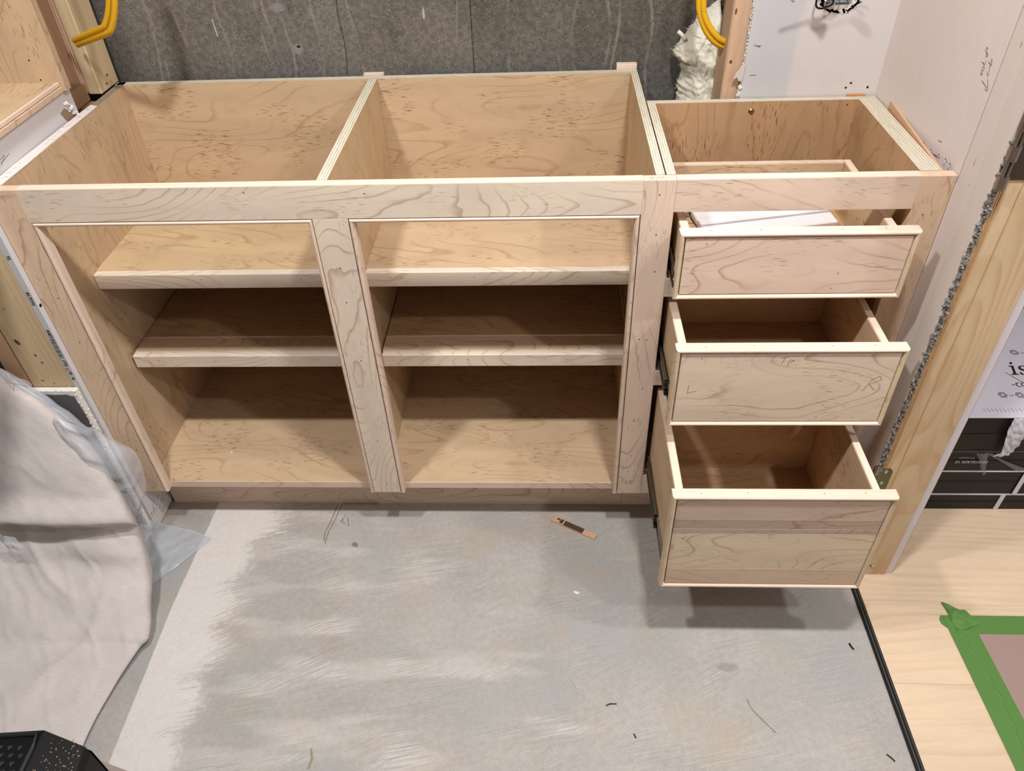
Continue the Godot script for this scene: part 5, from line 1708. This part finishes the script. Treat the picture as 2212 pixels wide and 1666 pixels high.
# ------------------------------------------------------------------ beyond the doorway
func beyond_doorway():
	# floating plank floor and its dark edge
	var f := Node3D.new()
	f.name = "floor_planks"
	f.set_meta("kind", "structure")
	f.set_meta("label", "pale wood plank floor beyond the concrete slab")
	add_child(f)
	var z := -0.70
	var k := 0
	while z < 2.6:
		var joint: float = 2.35 if k % 2 else 2.75
		for r in [[1.5905, joint - 0.0002], [joint + 0.0002, 2.79]]:
			if r[1] - r[0] < 0.05:
				continue
			var s := wood(1.0, 0.19)
			s.box(V(r[0], 0.0015, z + 0.0001), V(r[1], 0.0080, z + 0.1809), 0, 0.0004)
			part("plank", s, tinted(M.plank, Color(1, 1, 1) * rng.randf_range(0.97, 1.02)), f)
		z += 0.181
		k += 1
	var e := Node3D.new()
	e.name = "trim_1"
	e.set_meta("kind", "structure")
	e.set_meta("label", "black layered edge of the plank floor")
	add_child(e)
	for q in [[1.5770, 1.5806, 0.0052, M.rubber], [1.5808, 1.5836, 0.0066, M.rubber_grey], [1.5838, 1.5868, 0.0074, M.rubber], [1.5869, 1.5888, 0.0078, M.rubber_grey], [1.5889, 1.5904, 0.0079, M.rubber]]:
		var s := B.new()
		s.xf = Transform3D(Basis(Vector3.UP, 0.0), V(0, 0, 0))
		s.box(V(q[0], 0.0, 0.128), V(q[1], q[2], 2.6), 2, 0.0008)
		part("edge_strip", s, q[3], e)
	# cartons of tile
	var lv := [[0.0082, 0.0605], [0.0620, 0.1400], [0.1420, 0.2055], [0.2072, 0.3095]]
	var lab := ["black tile carton at the bottom of the stack, resting on the plank floor", "black tile carton with a white band, second from the floor in the stack", "black tile carton with printed lettering and torn tape, third from the floor in the stack", "tile carton on top of the stack, with a white printed lid"]
	for i in 4:
		var o := thing("tile_carton", lab[i], "carton", V(0, 0, 0), "cartons of tile in the doorway")
		var b := B.new()
		var x0: float = 1.775 + [0.0, 0.004, 0.002, 0.001][i]
		b.box(V(x0, lv[i][0], -0.470), V(x0 + 0.62, lv[i][1], -0.0623 - [0.0, 0.0015, 0.001, 0.0][i]), 0, 0.002)
		part("box", b, M.carton, o)
		if i < 3:
			var wl := B.new()
			wl.box(V(x0 + 0.001, lv[i][1] - 0.0008, -0.469), V(x0 + 0.619, lv[i][1] + 0.0014, -0.0612), 0, 0.0006)
			part("lid_edge", wl, mat(Color(0.74, 0.72, 0.73), 0.6) if i < 2 else mat(Color(0.30, 0.29, 0.29), 0.4), o, "pale edge of the carton's lid")
		var sm := B.new()
		sm.box(V(x0, lerpf(lv[i][0], lv[i][1], 0.52), -0.06225), V(x0 + 0.62, lerpf(lv[i][0], lv[i][1], 0.52) + 0.0012, -0.0612), 0, 0.0002)
		part("lid_seam", sm, mat(Color(0.10, 0.09, 0.09), 0.5), o)
		if i < 2:
			var st := B.new()
			var sx: float = 1.975 if i == 0 else 1.998
			st.slab(PackedVector2Array([Vector2(sx, lv[i][0]), Vector2(sx + 0.011, lv[i][0]), Vector2(sx + 0.012, lv[i][1]), Vector2(sx + 0.001, lv[i][1])]), -0.0615, -0.0606)
			part("strap", st, mat(Color(0.80, 0.78, 0.80), 0.35), o, "white plastic strap")
		if i == 2:
			letters(o, "PORCELAIN 12", 0.0105, Transform3D(Basis(Vector3.BACK, PI), V(1.868, 0.1735, -0.0608)), mat(Color(0.72, 0.71, 0.70), 0.6), "Droid Sans", 700)
			letters(o, "Porcelain", 0.0085, Transform3D(Basis(Vector3.BACK, PI), V(1.852, 0.1870, -0.0608)), mat(Color(0.55, 0.54, 0.53), 0.6), "Droid Sans", 400)
			var tp := B.new()
			var nn := noise(71, 1.0, 2)
			var q2 := func(p, u, v): return nn.get_noise_2d(p.x * 90.0, p.y * 90.0) * 0.004
			tp.sheet([[V(1.858, 0.208, -0.056), V(1.872, 0.208, -0.054), V(1.890, 0.206, -0.057)], [V(1.873, 0.195, -0.052), V(1.884, 0.193, -0.050), V(1.895, 0.190, -0.055)], [V(1.884, 0.170, -0.050), V(1.892, 0.168, -0.049), V(1.900, 0.165, -0.054)], [V(1.899, 0.143, -0.052), V(1.904, 0.142, -0.051), V(1.908, 0.146, -0.055)]], 5, 5, q2)
			tp.sheet([[V(1.885, 0.206, -0.058), V(1.90, 0.205, -0.058)], [V(1.92, 0.185, -0.058), V(1.94, 0.180, -0.058)], [V(1.98, 0.145, -0.058), V(2.02, 0.143, -0.058)]], 5, 5, func(p, u, v): return 0.001)
			part("torn_tape", tp, M.film_clear, o, "torn strip of clear tape")
		if i == 3:
			var wt := B.new()
			wt.box(V(x0, 0.3090, -0.4700), V(x0 + 0.62, 0.3105, -0.0620), 0, 0.0004)
			part("printed_lid", wt, mat(Color(0.83, 0.81, 0.84), 0.5), o, "white printed lid")
			var ink := mat(Color(0.13, 0.13, 0.14), 0.6)
			var lay := func(x, zz): return Transform3D(Basis(Vector3(1, 0, 0), Vector3(0, 0, -1), Vector3(0, 1, 0)), V(x, 0.3108, zz))
			letters(o, "isi", 0.060, lay.call(2.005, -0.226), ink, "Droid Serif", 400, true)
			letters(o, "-col / e", 0.026, lay.call(1.992, -0.172), ink, "Droid Sans", 400)
			var sl := B.new()
			sl.quad(V(1.958, 0.3109, -0.214), V(1.9595, 0.3109, -0.2145), V(1.999, 0.3109, -0.150), V(1.9975, 0.3109, -0.1495), Vector3.UP)
			for t in 12:
				sl.quad(V(1.858 + t * 0.0085, 0.3109, -0.080), V(1.8586 + t * 0.0085, 0.3109, -0.080), V(1.8570 + t * 0.0085, 0.3109, -0.090 - 0.002 * (t % 2)), V(1.8564 + t * 0.0085, 0.3109, -0.090 - 0.002 * (t % 2)), Vector3.UP)
			stuff(part("printed_lines", sl, ink, o))
			for c in [V(1.918, 0.3109, -0.136), V(1.955, 0.3109, -0.135), V(1.986, 0.3109, -0.136), V(2.012, 0.3109, -0.288), V(2.045, 0.3109, -0.287)]:
				part("printed_flower", flower(c), ink, o)
			var tp := B.new()
			var nn := noise(72, 1.0, 2)
			tp.sheet([[V(1.905, 0.315, -0.056), V(1.925, 0.316, -0.053), V(1.950, 0.314, -0.056)], [V(1.902, 0.285, -0.050), V(1.925, 0.283, -0.046), V(1.950, 0.280, -0.053)], [V(1.905, 0.255, -0.048), V(1.925, 0.250, -0.045), V(1.945, 0.245, -0.052)], [V(1.912, 0.215, -0.050), V(1.925, 0.212, -0.047), V(1.938, 0.214, -0.052)], [V(1.900, 0.203, -0.052), V(1.908, 0.200, -0.05), V(1.918, 0.204, -0.054)]], 6, 6, func(p, u, v): return nn.get_noise_2d(p.x * 80.0, p.y * 80.0) * 0.005)
			part("torn_tape", tp, M.film_white, o, "torn white strip of packing tape")
	# masking tape and floor paper
	var pp := B.new()
	pp.slab(PackedVector2Array([Vector2(1.765, -0.256), Vector2(2.75, -0.256), Vector2(2.75, -2.0), Vector2(1.765, -2.0)]), 0.0, 0.0006)
	var po := part("floor_paper", pp, mat(Color(0.60, 0.505, 0.465), 0.9))
	var flat_on := Basis(Vector3(1, 0, 0), Vector3(0, 0, -1), Vector3(0, 1, 0))
	po.transform = Transform3D(flat_on, V(0, 0.0082, 0))
	tag(po, "brown protective floor paper taped to the plank floor", "floor paper")
	var ta := B.new()
	ta.slab(PackedVector2Array([Vector2(1.7405, -0.2312), Vector2(2.75, -0.2312), Vector2(2.75, -0.2745), Vector2(1.785, -0.2745), Vector2(1.742, -0.260), Vector2(1.7350, -0.2500), Vector2(1.7350, -0.2400)]), 0.0, 0.0005)
	var to := part("masking_tape", ta, M.tape)
	to.transform = Transform3D(flat_on, V(0, 0.0089, 0))
	tag(to, "strip of green masking tape running sideways along the top edge of the brown floor paper", "masking tape", "green tape round the floor paper")
	var n1 := noise(81, 1.0, 2)
	var tb := thing("masking_tape", "long strip of wrinkled green masking tape running towards the viewer along the brown floor paper", "masking tape", Vector3.ZERO, "green tape round the floor paper")
	var tv := B.new()
	var rows := []
	for j in 24:
		var ft := j / 23.0
		var zz := lerpf(0.236, 1.9, ft * ft * 0.6 + ft * 0.4)
		var a := lerpf(1.744, 1.752, clampf((zz - 0.25) / 0.3, 0, 1))
		var b := lerpf(1.800, 1.812, clampf((zz - 0.25) / 0.3, 0, 1))
		rows.append([V(a, 0.0100, zz), V(lerpf(a, b, 0.33), 0.0100, zz), V(lerpf(a, b, 0.66), 0.0100, zz), V(b, 0.0100, zz)])
	tv.sheet(rows, 10, 12, func(p, u, v):
		var c: float = 0.52 + 0.10 * sin(p.z * 19.0) + n1.get_noise_1d(p.z * 30.0) * 0.10
		return maxf(0.0, 1.0 - absf(u - c) / 0.035) * 0.0022 + 0.0002)
	part("strip", tv, M.tape, tb)
	var fl := B.new()
	fl.sheet([[V(1.7535, 0.0108, 0.1995), V(1.7560, 0.0125, 0.2005), V(1.7585, 0.0130, 0.2035)], [V(1.7580, 0.0105, 0.2240), V(1.7690, 0.0160, 0.2160), V(1.7800, 0.0150, 0.2200)], [V(1.7580, 0.0105, 0.2500), V(1.7760, 0.0150, 0.2420), V(1.7960, 0.0140, 0.2230)], [V(1.7600, 0.0105, 0.2680), V(1.7840, 0.0120, 0.2640), V(1.8080, 0.0115, 0.2540)]], 8, 8, func(p, u, v):
		return maxf(0.0, n1.get_noise_2d(p.x * 60.0, p.z * 60.0)) * 0.004)
	part("torn_corner", fl, M.tape, tb, "torn and folded end of the tape at the corner")


func letters(o: Node, text: String, size: float, xf: Transform3D, m: Material, font: String, weight: int, italic := false):
	var tm := TextMesh.new()
	var fnt := SystemFont.new()
	fnt.font_names = PackedStringArray([font])
	fnt.font_weight = weight
	fnt.font_italic = italic
	tm.font = fnt
	tm.text = text
	tm.font_size = 64
	tm.pixel_size = size / 64.0
	tm.depth = 0.0003
	tm.curve_step = 4.0
	tm.material = m
	var q := MeshInstance3D.new()
	q.mesh = tm
	q.name = "lettering"
	q.transform = xf
	if italic:
		q.transform = xf * Transform3D(Basis(Vector3(1, 0, 0), Vector3(0.22, 1, 0), Vector3(0, 0, 1)), Vector3.ZERO)
	o.add_child(q, true)


func flower(c: Vector3) -> B:
	var s := B.new()
	for k in 6:
		var a := TAU * k / 6.0
		var d := V(cos(a), 0, sin(a))
		var e := V(-sin(a), 0, cos(a))
		for w in [[0.0035, 0.0095, 0.0032]]:
			var p := [c + d * w[0], c + d * (w[0] + w[1]) * 0.6 + e * w[2], c + d * w[1], c + d * (w[0] + w[1]) * 0.6 - e * w[2]]
			for i in 4:
				var q: Vector3 = (p[(i + 1) % 4] - p[i]).normalized().cross(Vector3.UP) * 0.0006
				s.quad(p[i] - q, p[(i + 1) % 4] - q, p[(i + 1) % 4] + q, p[i] + q, Vector3.UP)
	var last := c + V(0.011, 0, 0)
	for k in 8:
		var t := k / 7.0 * 3.6
		var r := 0.0055 * (1.0 - t / 5.0)
		var nx := c + V(0.017 + cos(t) * r, 0, sin(t) * r)
		if k:
			var q := (nx - last).normalized().cross(Vector3.UP) * 0.0006
			s.quad(last - q, nx - q, nx + q, last + q, Vector3.UP)
		last = nx
	return s


func debris():
	# curls, chips and crumbs on the slab
	var curl := func(pts, r, m, label, cat_):
		var s := B.new()
		curve(s, pts, r)
		tag(part("wood_curl" if cat_ == "shaving" else "wire_clipping", s, m), label, cat_)
	curl.call([V(1.0200, 0.0016, 0.4390), V(1.0275, 0.0030, 0.4355), V(1.0340, 0.0024, 0.4350), V(1.0410, 0.0015, 0.4345)], 0.0009, M.black, "thin dark clipping lying on bare concrete below the bottom drawer", "clipping")
	curl.call([V(0.9560, 0.0012, 0.3850), V(0.9610, 0.0020, 0.3970), V(0.9650, 0.0012, 0.4040), V(0.9660, 0.0012, 0.3990)], 0.0006, M.edge, "pale hooked wood shaving on the concrete, left of the drawer's shadow", "shaving")
	curl.call([V(1.2985, 0.0010, 0.4200), V(1.3030, 0.0030, 0.4390), V(1.3180, 0.0016, 0.4590), V(1.3400, 0.0010, 0.4860)], 0.0004, mat(Color(0.45, 0.36, 0.25), 0.7), "long fine tan fibre curving across the concrete", "shaving")
	curl.call([V(1.5330, 0.0022, 0.2960), V(1.5350, 0.0026, 0.3040), V(1.5385, 0.0022, 0.3100)], 0.0017, M.black, "small black crumb on the concrete near the plank floor edge", "clipping")
	curl.call([V(1.5340, 0.0014, 0.5220), V(1.5410, 0.0020, 0.5290), V(1.5450, 0.0014, 0.5350)], 0.0012, M.black, "black forked crumb on the concrete at the bottom edge of the view", "clipping")
	curl.call([V(1.0700, 0.0014, 0.4930), V(1.0735, 0.0016, 0.5010)], 0.0014, mat(Color(0.2, 0.23, 0.25), 0.5), "short grey fleck on the concrete, lowest of the flecks below the drawers", "clipping")
	var c := B.new()
	c.slab(PackedVector2Array([Vector2(-0.008, -0.002), Vector2(0.002, -0.004), Vector2(0.009, 0.001), Vector2(0.003, 0.004), Vector2(-0.005, 0.003)]), 0.0, 0.002)
	var o := part("plaster_chip", c, M.gypsum)
	o.transform = Transform3D(Basis(Vector3(0.9, 0, 0.4), Vector3(0.4, 0, -0.9), Vector3(0, 1, 0)), V(0.9692, 0.0006, 0.1806))
	tag(o, "white plaster chip on the concrete left of the bottom drawer", "chip")
	var b := B.new()
	b.slab(PackedVector2Array([Vector2(-0.003, -0.002), Vector2(0.003, -0.001), Vector2(0.002, 0.002), Vector2(-0.002, 0.002)]), 0.0, 0.002)
	var w := part("plaster_chip", b, M.gypsum)
	w.transform = Transform3D(Basis(Vector3(1, 0, 0), Vector3(0, 0, -1), Vector3(0, 1, 0)), V(0.128, 0.1442, -0.115))
	tag(w, "tiny white plaster crumb on the cabinet's bottom panel in the left bay", "chip")
